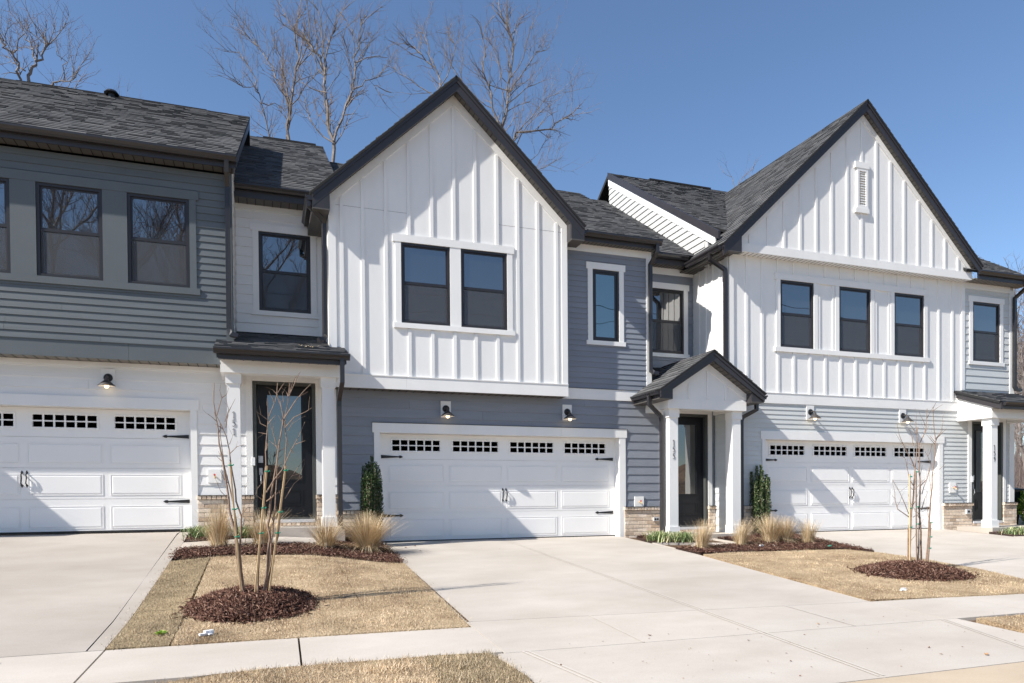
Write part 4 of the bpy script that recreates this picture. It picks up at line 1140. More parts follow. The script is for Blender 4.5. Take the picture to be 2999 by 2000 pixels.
mb = MB(); mb.prism([(xl3, yf3+0.004, 5.80), (tx0, yf3+0.004, 5.80), (tx0, yf3+0.004, zt3(tx0)-0.05), (xl3, yf3+0.004, zt3(xl3)-0.05)], (0, 0.13, 0)); mb.build('eave_return', 'fascia', P)
soffit(P, xl3, 9.215, yf3+0.13, 13.98, 5.80, 'soffit', rib='Y', step=0.10)
MB().box(xl3, 9.31, yf3+0.003, yf3+0.14, 5.785, 5.80).build('soffit', 'soffit', P)
MB().box(xl3-0.001, xl3+0.024, yf3+0.03, 13.66, 5.80, zt3(xl3)-0.02).build('fascia', 'fascia', P)
gutter(P, (xl3, yf3+0.04, zt3(xl3)-0.01), (xl3, 13.60, zt3(xl3)-0.01), (-1, 0, 0))
n3 = math.hypot(1, s3); L3_ = (tax-xl3)*n3
# left plane of the cross gable: front edge y=yf3, back edge is the valley
yv = lambda w: 12.45+((zt3(xl3)+w*s3/n3)-6.15)/0.667
shingle_roof(P, (xl3-0.03, 18.0, zt3(xl3-0.03)+0.03), (0, -1, 0), (1/n3, 0, s3/n3), [(18.0-13.62, 0), (18.0-yf3+0.03, 0), (18.0-yf3+0.03, L3_+0.04), (18.0-17.5, L3_+0.04)], seed=21, thick=0.035)
shingle_roof(P, (xr3+0.03, yf3-0.03, zt3(xr3+0.03)+0.03), (0, 1, 0), (-1/n3, 0, s3/n3), [(0, 0), (0.6, 0), (5.2, (xr3+0.03-tax)*n3), (0, (xr3+0.03-tax)*n3)], seed=22, thick=0.035)
# main roof 159
shingle_roof(P, (9.05, 12.45, 6.13), (1, 0, 0), (0, 1/n2, 0.667/n2), [(0, 1.0), (0.55, 0.36), (8.68, 0.36), (8.68, 5.33*n2), (0, 5.33*n2)], seed=23)
shingle_roof(P, (15.6, 12.36, 6.07), (1, 0, 0), (0, 1/n2, 0.667/n2), [(0, 0), (2.13, 0), (2.13, 1.1*n2), (0, 1.1*n2)], seed=24)
mb = MB(); mb.prism([(9.05, 17.78, 9.70), (9.05, 22.9, 6.3), (9.05, 22.9, 6.2), (9.05, 17.78, 9.60)], (8.68, 0, 0)); mb.build('rear_roof', 'deck', P)
MB().box(10.3, 12.3, 17.7, 17.86, 9.66, 9.705).build('ridge_vent', 'deck', P)
gutter(P, (15.93, 12.36, 6.06), (17.72, 12.36, 6.06), (0, -1, 0))
MB().box(15.93, 17.66, 12.345, 12.37, 5.87, 6.04).build('fascia', 'fascia', P)
soffit(P, 15.85, 17.66, 12.371, Y3-0.001, 5.872, 'soffit_bounce', step=0.115)
mb = MB(); mb.prism([(17.68, 12.37, 5.90), (17.68, 17.7, 9.44), (17.68, 17.7, 9.62), (17.68, 12.37, 6.08)], (0.03, 0, 0)); mb.build('rake_fascia', 'fascia', P)
mb = MB(); mb.prism([(17.50, 13.1, 5.9), (17.50, 22.4, 5.9), (17.50, 17.75, 9.5)], (0.02, 0, 0)); mb.build('gable_wall', 'pale', P)
# white lapped party wall above the neighbour's roof
XS = 9.09
zlo = lambda y: 6.10+0.667*(y-13.65); zhi = lambda y: 6.13+0.667*(y-12.45)
mb = MB(); mb.prism([(XS, 13.2, zlo(13.2)-0.1), (XS, 17.8, zlo(17.8)-0.1), (XS, 17.8, zhi(17.8)-0.04), (XS, 13.2, zhi(13.2)-0.04)], (0.04, 0, 0)); mb.build('party_wall', 'party', P)
lap_siding(P, 'party', XS-0.002, 13.3, 17.78, 6.05, 9.6, 0.145, [], axis='Y', sgn=-1, t=0.022, lo=lambda z: max(13.3, 12.45+(z-6.13+0.24)/0.667), hi=lambda z: min(17.78, 13.65+(z-6.10+0.2)/0.667))
mb = MB(); mb.prism([(XS-0.03, 12.9, zhi(12.9)-0.34), (XS-0.03, 17.8, zhi(17.8)-0.34), (XS-0.03, 17.8, zhi(17.8)-0.15), (XS-0.03, 12.9, zhi(12.9)-0.15)], (0.029, 0, 0)); mb.build('frieze_board', 'white', P)
mb = MB(); mb.prism([(XS-0.055, 12.75, zhi(12.75)-0.15), (XS-0.055, 17.8, zhi(17.8)-0.15), (XS-0.055, 17.8, zhi(17.8)+0.02), (XS-0.055, 12.75, zhi(12.75)+0.02)], (0.054, 0, 0)); mb.build('rake_fascia', 'fascia', P)
downspout(P, [(xl3-0.05, 12.72, 5.88), (xl3-0.05, 12.72, 5.72), (9.12, 12.66, 5.52), (9.14, 12.66, 5.44), (9.14, 12.66, 3.10)])
downspout(P, [(17.56, 12.30, 5.97), (17.56, 12.30, 5.85), (17.46, Y3-0.085, 5.60), (17.46, Y3-0.085, 3.44), (17.50, Y3-0.10, 3.37), (17.66, Y3-0.10, 3.36)])

# ------------------------------------------------------------ lamps
wall_lamp(-2.353, 2.805, YW, 'black gooseneck lamp with lit bulb on the white wall of the left garage')
wall_lamp(3.266, 2.49, YW, 'black lit lamp above the left half of the middle garage door')
wall_lamp(5.750, 2.51, YW, 'black lit lamp above the right half of the middle garage door')
wall_lamp(11.30, 2.625, Y3, 'bronze lit lamp above the left half of the right garage door')
wall_lamp(13.935, 2.625, Y3, 'bronze lit lamp above the right garage door, behind the farther sapling')

# ============================================================ GROUND
def sm(t):
    t = max(0.0, min(1.0, t)); return t*t*(3-2*t)
def zg(X, Y):
    b = -0.058*(12.9-min(max(Y, 3.5), 12.9))
    h = 0.27*sm((2.0-X)/1.6)*max(0.0, min(1.0, (Y-7.5)/5.4))
    return b+h

def sheet(name, poly, mat, lift=0.0, step=0.35, thick=0.0, kind='structure', bumpy=0.0, parent=None):
    """poly: outline in X,Y; gridded and draped on the ground"""
    xs = [p[0] for p in poly]; ys = [p[1] for p in poly]
    # cut into strips along Y so that the slope is followed
    mb = MB(); y0, y1 = min(ys), max(ys)
    nY = max(1, int((y1-y0)/step)); 
    def ccw(p): return sum(p[i][0]*p[(i+1) % len(p)][1]-p[(i+1) % len(p)][0]*p[i][1] for i in range(len(p))) > 0
    cell = step
    nX = max(1, int((max(xs)-min(xs))/cell)); dx = (max(xs)-min(xs))/nX; dy = (y1-y0)/nY
    clip = poly if ccw(poly) else poly[::-1]
    for i in range(nX):
        for j in range(nY):
            q = [(min(xs)+i*dx, y0+j*dy), (min(xs)+(i+1)*dx, y0+j*dy), (min(xs)+(i+1)*dx, y0+(j+1)*dy), (min(xs)+i*dx, y0+(j+1)*dy)]
            q = clip_nonconvex(q, clip)
            if len(q) >= 3:
                mb.add([(a, b, zg(a, b)+lift) for a, b in q], [tuple(range(len(q)))])
    if thick:
        n = len(clip)
        for i in range(n):
            a, b = clip[i], clip[(i+1) % n]
            L = math.hypot(b[0]-a[0], b[1]-a[1]); m = max(1, int(L/step))
            for k in range(m):
                p = [a[0]+(b[0]-a[0])*k/m, a[1]+(b[1]-a[1])*k/m]; q = [a[0]+(b[0]-a[0])*(k+1)/m, a[1]+(b[1]-a[1])*(k+1)/m]
                mb.add([(p[0], p[1], zg(*p)+lift-thick), (q[0], q[1], zg(*q)+lift-thick), (q[0], q[1], zg(*q)+lift), (p[0], p[1], zg(*p)+lift)], [(0, 1, 2, 3)])
    return mb.build(name, mat, parent, kind=kind)
def clip_nonconvex(q, poly):
    # subject is a convex cell, poly assumed convex for cutting (all outlines here are split into convex pieces)
    return clip_poly(q, poly)

# one great sheet to the horizon (soil), lowered under the paved and planted pieces
mb = MB()
gx = [-900, -200, -60, -20, -8, -4, -2, -1, 0, .5, 1, 1.5, 2, 3, 5, 8, 12, 16, 20, 30, 60, 200, 900]
gy = [4.0, 4.5, 5, 5.5, 6, 6.5, 7, 7.5, 8, 9, 10, 11, 12, 12.9, 13.6, 20, 30, 60, 200, 900]
def gz(X, Y):
    z = zg(min(max(X, -8), 25), Y)-0.035
    if Y > 24: z -= 0.0
    return z
idx = {}
for i, X in enumerate(gx):
    for j, Y in enumerate(gy):
        idx[i, j] = len(mb.v); mb.v.append((X, Y, gz(X, Y)))
for i in range(len(gx)-1):
    for j in range(len(gy)-1):
        mb.f.append((idx[i, j], idx[i+1, j], idx[i+1, j+1], idx[i, j+1])); mb.mi.append(0)
struct('ground', mb, 'soil')
# road and far side
zr = zg(0, 3.5)-0.02
MB().box(-900, 900, -5.5, 3.55, zr-0.25, zr-0.02).build('road', 'asphalt', kind='structure')
MB().box(-900, 900, -900, -5.5, zr-0.5, zr+0.02).build('far_verge', 'sod', kind='structure')
# kerb and gutter pan (tan concrete)
x = -12.0
while x < 40:
    MB().box(x+0.004, x+3.0-0.004, 3.38, 3.985, zg(0, 4)-0.20, zg(0, 4)-0.004).build('kerb', 'kerb', kind='structure'); x += 3.0

def slab(name, poly, lift=0.0, mat='concrete'):
    return sheet(name, poly, mat, lift=lift, step=0.5, thick=0.12)
g = 0.004
# driveway of the left house
slab('driveway', [(-6.3, 6.40), (-1.335, 6.40), (-1.33, 9.30), (-1.34, 13.36), (-6.3, 13.36)], mat='concrete_old')
slab('driveway', [(-1.3342, 6.40), (-1.205, 6.40), (-1.17, 10.4), (-1.16, 12.1), (-1.16, 13.18), (-1.339, 13.18), (-1.3292, 9.3)], mat='concrete_old')
slab('driveway', [(-12, 6.36), (-6.31, 6.40), (-6.31, 13.3), (-12, 13.3)], mat='sod')
# sidewalk
slab('pavement', [(-12, 5.46), (-1.235, 5.46), (-1.205, 6.385), (-12, 6.385)])
slab('pavement', [(-1.22, 5.46), (0.245, 5.46), (0.262, 6.36), (-1.19, 6.385)])
slab('pavement', [(0.262, 5.46), (1.80, 5.44), (1.80, 6.32), (0.279, 6.36)])
# walkway to the left porch
slab('path', [(-1.15, 11.32), (-0.28, 11.40), (-0.27, 12.10), (-1.15, 11.85)], lift=0.012)
slab('path', [(-0.265, 11.40), (0.86, 11.50), (0.86, 12.27), (-0.265, 12.10)], lift=0.012)
# driveway of the middle house
T1 = lambda x: 6.53-0.066*(x-1.86); T2 = lambda x: 5.395-0.02*(x-1.81)
ML = lambda y: 1.80+0.028*(y-6.4) if y > 6.4 else 1.80
MR = lambda y: 6.40+0.09*(y-6.25)
JX = 4.29
slab('driveway', [(1.81, T1(1.8)+g), (JX-g, T1(JX)+g), (JX+0.06, 13.36), (2.02, 13.36), (1.94, 10.4)])
slab('driveway', [(JX+g, T1(JX)+g), (6.40, T1(6.4)+g), (6.60, 8.4), (6.80, 10.2), (6.84, 11.6), (6.86, 13.36), (JX+0.07, 13.36)])
xs_ = [(1.81, 3.055), (3.063, JX-0.02), (JX-0.012, 5.30), (5.308, 6.42)]
for a, b in xs_: slab('driveway', [(a, T2(a)+g), (b, T2(b)+g), (b, T1(b)-g), (a, T1(a)-g)])
slab('driveway', [(1.72, 3.99), (2.28, 3.99), (1.97, T2(1.97)-g), (1.75, T2(1.75)-g)])
slab('driveway', [(2.29, 3.99), (4.22, 3.99), (4.27, T2(4.27)-g), (1.98, T2(1.98)-g)])
slab('driveway', [(4.228, 3.99), (5.98, 3.99), (6.36, T2(6.36)-g), (4.278, T2(4.28)-g)])
slab('driveway', [(5.99, 3.99), (6.62, 3.99), (6.55, T2(6.55)-g), (6.37, T2(6.37)-g)])
# pale tooled joints standing a few millimetres proud
def strip(a, b, w, lift=0.005, mat='pale_joint', name='joint'):
    d = Vector((b[0]-a[0], b[1]-a[1], 0)).normalized(); n = Vector((-d.y, d.x, 0))*w/2
    mb = MB(); m = 12
    for k in range(m):
        p = Vector((*a, 0)).lerp(Vector((*b, 0)), k/m); q = Vector((*a, 0)).lerp(Vector((*b, 0)), (k+1)/m)
        mb.add([(v.x, v.y, zg(v.x, v.y)+lift) for v in (p-n, q-n, q+n, p+n)], [(0, 1, 2, 3)])
    return mb.build(name, mat, kind='structure')
for off in (-0.020, 0.028): strip((JX+0.065+off, 12.9), (JX+off, T1(JX)), 0.018)
for off in (-0.020, 0.028): strip((JX-0.016+off, T1(JX)), (4.225+off, 4.02), 0.02)
for off in (-0.022, 0.026): strip((1.975+off, T2(1.97)), (2.285+off, 4.02), 0.02)
for off in (-0.022, 0.026): strip((6.365+off, T2(6.36)), (5.985+off, 4.02), 0.02)
for xx in (3.059, 5.304): strip((xx-0.014, T1(xx)), (xx-0.014, T2(xx)), 0.016)
# pavement right of the drive, driveway of the right house
slab('pavement', [(6.43, T2(6.43)), (7.7, 5.30), (7.7, 6.16), (6.43, T1(6.43)-0.004)])
slab('pavement', [(7.708, 5.30), (9.2, 5.2), (9.2, 6.10), (7.708, 6.16)])
slab('pavement', [(9.208, 5.2), (30, 4.7), (30, 5.6), (9.208, 6.10)])
slab('driveway', [(9.50, 6.10), (14.9, 5.95), (15.15, 8.6), (9.98, 8.6), (9.80, 7.6)])
slab('driveway', [(9.985, 8.608), (12.55, 8.608), (12.65, 12.85), (10.85, 12.85), (10.72, 12.4), (10.06, 9.6)])
slab('driveway', [(12.558, 8.608), (15.15, 8.608), (15.20, 10.45), (15.25, 12.85), (12.66, 12.85)])
slab('path', [(15.26, 10.3), (19, 10.1), (19, 11.2), (15.26, 11.0)], lift=0.006)
# walkway to the middle porch
slab('path', [(6.86, 10.97), (8.2, 11.10), (8.55, 11.24), (8.5, 12.2), (8.25, 12.25), (7.68, 11.6), (6.88, 11.8)], lift=0.010)
# pink marking on the kerb
for a, b in (((5.62, 3.80), (5.75, 3.80)), ((5.75, 3.80), (5.75, 3.66)), ((5.62, 3.72), (5.72, 3.70)), ((5.85, 3.86), (5.90, 3.64)), ((5.97, 3.86), (5.99, 3.66))):
    d = Vector((b[0]-a[0], b[1]-a[1], 0)).normalized(); n = Vector((-d.y, d.x, 0))*0.008; z = zg(0, 4)+0.001
    mb = MB(); mb.add([(a[0]-n.x, a[1]-n.y, z), (b[0]-n.x, b[1]-n.y, z), (b[0]+n.x, b[1]+n.y, z), (a[0]+n.x, a[1]+n.y, z)], [(0, 1, 2, 3)]); mb.build('painted_mark', 'pinkmark', kind='structure')

# ------------------------------------------------------------ lawns (sod pieces with seams)
def in_poly(px, py, poly):
    inside = np.zeros(len(px), bool); n = len(poly)
    for i in range(n):
        x1, y1 = poly[i]; x2, y2 = poly[(i+1) % n]
        c = ((y1 > py) != (y2 > py)) & (px < (x2-x1)*(py-y1)/((y2-y1) if y2 != y1 else 1e-9)+x1)
        inside ^= c
    return inside
def zg_np(X, Y):
    b = -0.058*(12.9-np.clip(Y, 3.5, 12.9))
    t = np.clip((2.0-X)/1.6, 0, 1); t = t*t*(3-2*t)
    return b+0.27*t*np.clip((Y-7.5)/5.4, 0, 1)
def blades(name, poly, mat, dens, h0, h1, w=0.0045, lift=0.0, jag=0.022):
    xs = [p[0] for p in poly]; ys = [p[1] for p in poly]
    A = (max(xs)-min(xs))*(max(ys)-min(ys)); n = int(A*dens)
    px = rng.uniform(min(xs), max(xs), n); py = rng.uniform(min(ys), max(ys), n)
    # clumpy
    dn = np.sin(px*7.3+np.sin(py*5.1)*2)*np.sin(py*8.7+np.sin(px*3.3)*2)
    k = in_poly(px, py, poly) & (rng.random(n) < 0.75+0.25*dn)
    px, py = px[k]+rng.normal(0, jag, int(k.sum())), py[k]+rng.normal(0, jag, int(k.sum())); n = len(px)
    z = zg_np(px, py)+lift-0.004
    L = rng.uniform(h0, h1, n)*(0.8+0.5*np.clip(dn[k]+0.4, 0, 1.4)); th = rng.uniform(0, 2*np.pi, n); ti = rng.uniform(0.15, 1.35, n)
    dx = np.sin(ti)*np.cos(th)*L; dy = np.sin(ti)*np.sin(th)*L; dz = np.cos(ti)*L
    a2 = rng.uniform(0, 2*np.pi, n); wx = np.cos(a2)*w/2; wy = np.sin(a2)*w/2
    V = np.stack([np.stack([px-wx, py-wy, z], 1), np.stack([px+wx, py+wy, z], 1), np.stack([px+dx, py+dy, z+dz], 1)], 1).reshape(-1, 3)
    F = np.arange(3*n).reshape(-1, 3)
    return fast_mesh(name, V, F, mat)
def sod(poly, grey, dens=3800, h=(0.012, 0.032), lift=0.012):
    sheet('lawn', poly, 'sod_grey' if grey is True else 'sod', lift=lift, step=0.25, thick=0.05)
    dens *= 1.5
    gf = {False: 0.14, True: 0.80, 'mid': 0.5}[grey]
    for m, k in (('blade_grey', gf), ('blade', 1-gf)):
        blades('grass', poly, m, dens*k*0.85, h[0], h[1], lift=lift, jag=0.018)
        blades('grass', poly, m, dens*k*0.22, h[0], h[1], lift=lift, jag=0.055)
sod([(-1.19, 6.40), (-0.735, 6.38), (-0.735, 7.73), (-1.18, 7.75)], True, 6500)
sod([(-1.18, 7.765), (-0.735, 7.745), (-0.70, 10.55), (-1.16, 10.38)], True, 5000)
sod([(-0.722, 6.38), (0.30, 6.36), (0.30, 7.004), (-0.715, 7.0)], False, 6500)
sod([(0.303, 6.36), (0.957, 6.345), (0.957, 7.005), (0.303, 7.005)], False, 6500)
sod([(-0.715, 7.01), (0.95, 7.01), (0.95, 10.46), (0.5, 10.52), (-0.3, 10.62), (-0.68, 10.6)], False, 4200)
sod([(0.96, 6.345), (1.40, 6.33), (1.46, 8.4), (0.96, 8.4)], False, 5500)
sod([(0.96, 8.41), (1.46, 8.41), (1.52, 10.41), (0.96, 10.46)], False, 4000)
sod([(1.41, 6.33), (1.775, 6.32), (1.93, 10.32), (1.53, 10.41)], 'mid', 5500)
# verge near the camera
sod([(-1.2, 4.05), (-0.1, 4.05), (0.05, 5.44), (-0.35, 5.40), (-0.75, 5.25), (-1.2, 5.1)], False, 9000, (0.015, 0.045), 0.02)
sod([(-0.1, 4.05), (1.1, 4.05), (1.15, 5.42), (0.05, 5.44)], False, 9000, (0.015, 0.045), 0.02)
sod([(1.11, 4.05), (1.68, 4.05), (1.74, 4.7), (1.66, 5.36), (1.16, 5.42)], True, 9000, (0.018, 0.05), 0.025)
sod([(-6.0, 4.05), (-1.7, 4.05), (-1.7, 5.44), (-6.0, 5.44)], False, 3000)
# right-hand lawn
sod([(6.45, 6.27), (8.2, 6.10), (8.1, 6.6), (6.53, 6.75)], 'mid', 5500)
sod([(8.21, 6.10), (9.50, 6.06), (9.62, 6.7), (8.11, 6.6)], False, 4000)
sod([(6.54, 6.76), (7.25, 6.70), (7.5, 10.2), (6.84, 10.1), (6.66, 8.4)], 'mid', 4500)
sod([(7.26, 6.70), (8.11, 6.61), (9.2, 6.70), (9.35, 10.1), (7.51, 10.2)], False, 3000)
sod([(9.21, 6.70), (9.62, 6.71), (9.93, 7.7), (10.06, 8.8), (10.0, 9.5), (9.75, 10.05), (9.36, 10.1)], 'mid', 4000)
sod([(6.72, 4.05), (12, 4.05), (12, 4.95), (6.72, 5.22)], False, 3000)
sheet('lawn', [(17.7, 8), (40, 8), (40, 26), (17.7, 26)], 'sod', lift=0.01, step=2.0)
sheet('woodland_floor', [(18, 24), (90, 24), (110, 90), (18, 90)], 'leaf_litter', lift=0.05, step=8.0)
# a green weed and litter on the lawn
mb = MB()
for i in range(26):
    a = random.random()*6.28; L = random.uniform(0.03, 0.07); cx, cy = -0.84+random.gauss(0, .02), 6.75+random.gauss(0, .02); z = zg(cx, cy)+0.015
    mb.add([(cx, cy, z), (cx+math.cos(a+0.3)*L*0.6, cy+math.sin(a+0.3)*L*0.6, z+0.02), (cx+math.cos(a)*L, cy+math.sin(a)*L, z+0.025), (cx+math.cos(a-0.3)*L*0.6, cy+math.sin(a-0.3)*L*0.6, z+0.02)], [(0, 1, 2, 3)])
tag(mb.build('weed', 'yellowgreen'), 'small green weed in the near left corner of the dormant lawn', 'weed')
def litter(x, y, lab, rot, s=1.0):
    z = zg(x, y)+0.02; mb = MB()
    R_ = Matrix.Rotation(rot, 3, 'Z')
    def bx(a, b, c, d, e, f):
        m = MB(); m.box(a*s, b*s, c*s, d*s, e*s, f*s); mb.add([tuple(R_@Vector(v)+Vector((x, y, z))) for v in m.v], m.f)
    bx(-0.02, 0.055, -0.02, 0.02, 0, 0.035); bx(-0.07, -0.02, -0.03, 0.0, 0, 0.018); bx(0.0, 0.03, -0.05, -0.02, 0, 0.012)
    tag(mb.build('plastic_scrap', 'litter'), lab, 'litter', 'white plastic scraps on the ground')
litter(-0.47, 6.62, 'white plastic scrap on the near edge of the left lawn', 0.5)
litter(8.45, 10.69, 'larger white scrap on the mulch between the straw grasses', 0.2)
litter(8.77, 10.75, 'small white scrap on the mulch beside the tallest straw grass clump', 1.2, 0.6)
litter(7.26, 6.58, 'white scrap on the grey sod near the pavement at right', 0.1, 0.8)
mb = MB(); z = zg(9.64, 10.29)+0.045
mb.add([(9.56, 10.22, z), (9.72, 10.32, z+0.01), (9.70, 10.36, z+0.015), (9.54, 10.26, z+0.01)], [(0, 1, 2, 3)])
mb.add([(9.56, 10.22, z-0.02), (9.72, 10.32, z-0.01), (9.70, 10.36, z-0.005), (9.54, 10.26, z-0.01)], [(3, 2, 1, 0)])
tag(mb.build('plant_tag', 'green_tie'), 'green plastic plant tag lying on the mulch by the right driveway', 'plant tag')

# ------------------------------------------------------------ mulch
def chips(name, pts, zfun, parent=None, L=(0.025, 0.10), w=(0.005, 0.016), tilt=0.5):
    n = len(pts); px, py = pts[:, 0], pts[:, 1]
    z = np.array([zfun(a, b) for a, b in pts])+rng.uniform(0.0, 0.022, n)
    ln = rng.uniform(L[0], L[1], n)/2; wd = rng.uniform(w[0], w[1], n)/2
    th = rng.uniform(0, np.pi, n); ti = rng.normal(0, tilt, n); ro = rng.normal(0, 0.6, n)
    ax = np.stack([np.cos(th)*np.cos(ti), np.sin(th)*np.cos(ti), np.sin(ti)], 1)*ln[:, None]
    bx = np.stack([-np.sin(th)*np.cos(ro), np.cos(th)*np.cos(ro), np.sin(ro)], 1)*wd[:, None]
    c = np.stack([px, py, z], 1); nn = np.cross(ax, bx); nn /= np.linalg.norm(nn, axis=1)[:, None]+1e-9
    nn *= rng.uniform(0.002, 0.005, n)[:, None]
    bend = np.zeros_like(c); bend[:, 2] = rng.uniform(-0.006, 0.008, n)
    V = np.stack([c-ax, c-bx+bend+nn, c+bx+bend+nn, c+ax, c+bend-nn], 1).reshape(-1, 3)
    b0 = np.arange(n)[:, None]*5
    F = np.concatenate([b0+np.array([[0, 1, 2]]), b0+np.array([[1, 3, 2]]), b0+np.array([[0, 4, 1]]), b0+np.array([[4, 3, 1]]), b0+np.array([[0, 2, 4]]), b0+np.array([[4, 2, 3]])], 0)
    return fast_mesh(name, V, F, 'mulch', parent)
def mulch_bed(name, poly, n, hgt=0.05):
    xs = [p[0] for p in poly]; ys = [p[1] for p in poly]
    sheet('mulch_bed', poly, 'mulch_base', lift=0.02, step=0.2, thick=0.05)
    px = rng.uniform(min(xs), max(xs), n*3); py = rng.uniform(min(ys), max(ys), n*3)
    px += rng.normal(0, 0.0, len(px)); k = in_poly(px, py, poly)
    pts = np.stack([px[k], py[k]], 1)[:n]
    e = pts+rng.normal(0, 0.045, pts.shape)
    return chips('mulch', e, lambda a, b: zg(a, b)+0.022)
mulch_bed('m', [(-1.16, 10.40), (-0.7, 10.58), (-0.3, 10.66), (0.5, 10.54), (1.29, 10.47), (1.90, 10.35), (1.95, 11.2), (0.9, 11.48), (-0.28, 11.38), (-1.12, 11.28)], 6500)
mulch_bed('m', [(0.9, 11.45), (1.96, 11.15), (2.0, 12.6), (1.9, 13.1), (1.27, 13.1), (1.27, 12.22), (0.9, 12.22)], 2500)
mulch_bed('m', [(-1.12, 11.88), (-0.60, 12.06), (-0.60, 13.1), (-1.12, 13.1)], 500)
mulch_bed('m', [(-0.58, 12.07), (-0.1, 12.2), (-0.1, 12.24), (-0.58, 12.24)], 150)
mulch_bed('m', [(6.86, 10.96), (6.83, 10.16), (7.54, 10.22), (8.5, 10.13), (8.55, 11.2), (8.2, 11.07)], 2600)
mulch_bed('m', [(8.51, 10.13), (9.33, 10.13), (9.74, 10.08), (10.05, 9.7), (10.70, 12.4), (10.0, 12.6), (9.45, 12.5), (9.42, 12.2), (8.6, 12.2), (8.56, 11.2)], 5200)
mulch_bed('m', [(6.90, 11.84), (7.64, 11.62), (8.2, 12.22), (7.5, 12.24), (7.45, 13.0), (7.1, 12.8)], 700)
mulch_bed('m', [(15.26, 10.95), (18.5, 11.15), (18.5, 11.7), (15.5, 11.74), (15.3, 11.5)], 500)

def mound(cx, cy, rx, ry, h, lab, n, seed):
    rnd = random.Random(seed)
    ph = [rnd.random()*6.28 for _ in range(4)]
    def rim(a): return 1+0.06*math.sin(3*a+ph[0])+0.05*math.sin(5*a+ph[1])+0.03*math.sin(9*a+ph[2])
    def zf(x, y):
        dx, dy = (x-cx)/rx, (y-cy)/ry; r = math.hypot(dx, dy)/rim(math.atan2(dy, dx))
        return zg(x, y)+0.01+h*max(0, 1-r*r)**0.8+0.012*math.sin(x*23)*math.sin(y*19)*max(0, 1-r)
    t = thing('mulch_mound', lab, 'mulch mound', (cx, cy, zg(cx, cy)), 'mulch mounds round the saplings')
    mb = MB(); A, Rn = 40, 9
    mb.v.append((cx, cy, zf(cx, cy)))
    for i in range(1, Rn+1):
        for k in range(A):
            a = 6.2832*k/A; r = i/Rn*rim(a)
            x, y = cx+math.cos(a)*rx*r, cy+math.sin(a)*ry*r; mb.v.append((x, y, zf(x, y)-(0.02 if i == Rn else 0)))
    for k in range(A): mb.f.append((0, 1+k, 1+(k+1) % A))
    for i in range(Rn-1):
        for k in range(A): mb.f.append((1+i*A+k, 1+(i+1)*A+k, 1+(i+1)*A+(k+1) % A, 1+i*A+(k+1) % A))
    mb.mi = [0]*len(mb.f)
    mb.build('mound_base', 'mulch_base', t)
    a = rng.uniform(0, 6.2832, n); r = np.sqrt(rng.random(n))*1.03+np.abs(rng.normal(0, 0.05, n))+(rng.random(n) < 0.06)*rng.uniform(0, 0.28, n)
    pts = np.stack([cx+np.cos(a)*rx*r, cy+np.sin(a)*ry*r], 1)
    chips('mulch', pts, zf, t, L=(0.03, 0.13), w=(0.007, 0.022), tilt=0.55)
mound(-0.12, 7.72, 0.575, 0.64, 0.14, 'dark brown mulch mound on the left lawn round the nearer sapling', 9000, 1)
mound(8.60, 7.62, 0.72, 0.62, 0.13, 'reddish brown mulch mound on the right lawn round the farther sapling', 7000, 2)

# fallen leaves on the concrete
mb = MB()
spots = [(-1.86, 6.2), (3.94, 5.15), (5.0, 5.49), (5.27, 4.52), (5.18, 4.33), (5.53, 4.21), (3.85, 4.52), (3.21, 5.56), (2.3, 12.2), (2.5, 12.4), (2.45, 11.7), (2.1, 4.95), (0.62, 12.95), (0.7, 11.95)]
spots += [(random.uniform(2.2, 6.5), random.uniform(4.1, 5.6)) for _ in range(70)]+[(random.uniform(2.2, 4.5), random.uniform(11.0, 13.1)) for _ in range(12)]+[(random.uniform(10.5, 14), random.uniform(8, 12.5)) for _ in range(10)]
for i, (x, y) in enumerate(spots):
    s = random.uniform(0.015, 0.035) if i < 14 else random.uniform(0.004, 0.012)
    a = random.random()*6.28; z = zg(x, y)+0.004
    p = []
    for k in range(6):
        b = a+k*1.047; r = s*(1.0 if k % 3 == 0 else 0.55)
        p.append((x+math.cos(b)*r, y+math.sin(b)*r*0.8, z+random.uniform(0, s*0.5)))
    mb.add([(x, y, z+s*0.1)]+p, [(0, 1+k, 1+(k+1) % 6) for k in range(6)])
mb.build('fallen_leaves', 'deadleaf', kind='stuff')
mb = MB()
for i in range(26):
    x = random.gauss(0.72, 0.10); y = random.gauss(12.45, 0.10); z = 3.19+0.345*(y-12.03)+0.03
    a = random.random()*6.28; s = random.uniform(0.02, 0.045)
    mb.add([(x, y, z), (x+s*math.cos(a), y+s*math.sin(a), z+0.01), (x+s*0.6*math.cos(a+0.5), y+s*0.6*math.sin(a+0.5), z+0.012)], [(0, 1, 2)])
mb.build('roof_leaves', 'straw', kind='stuff')

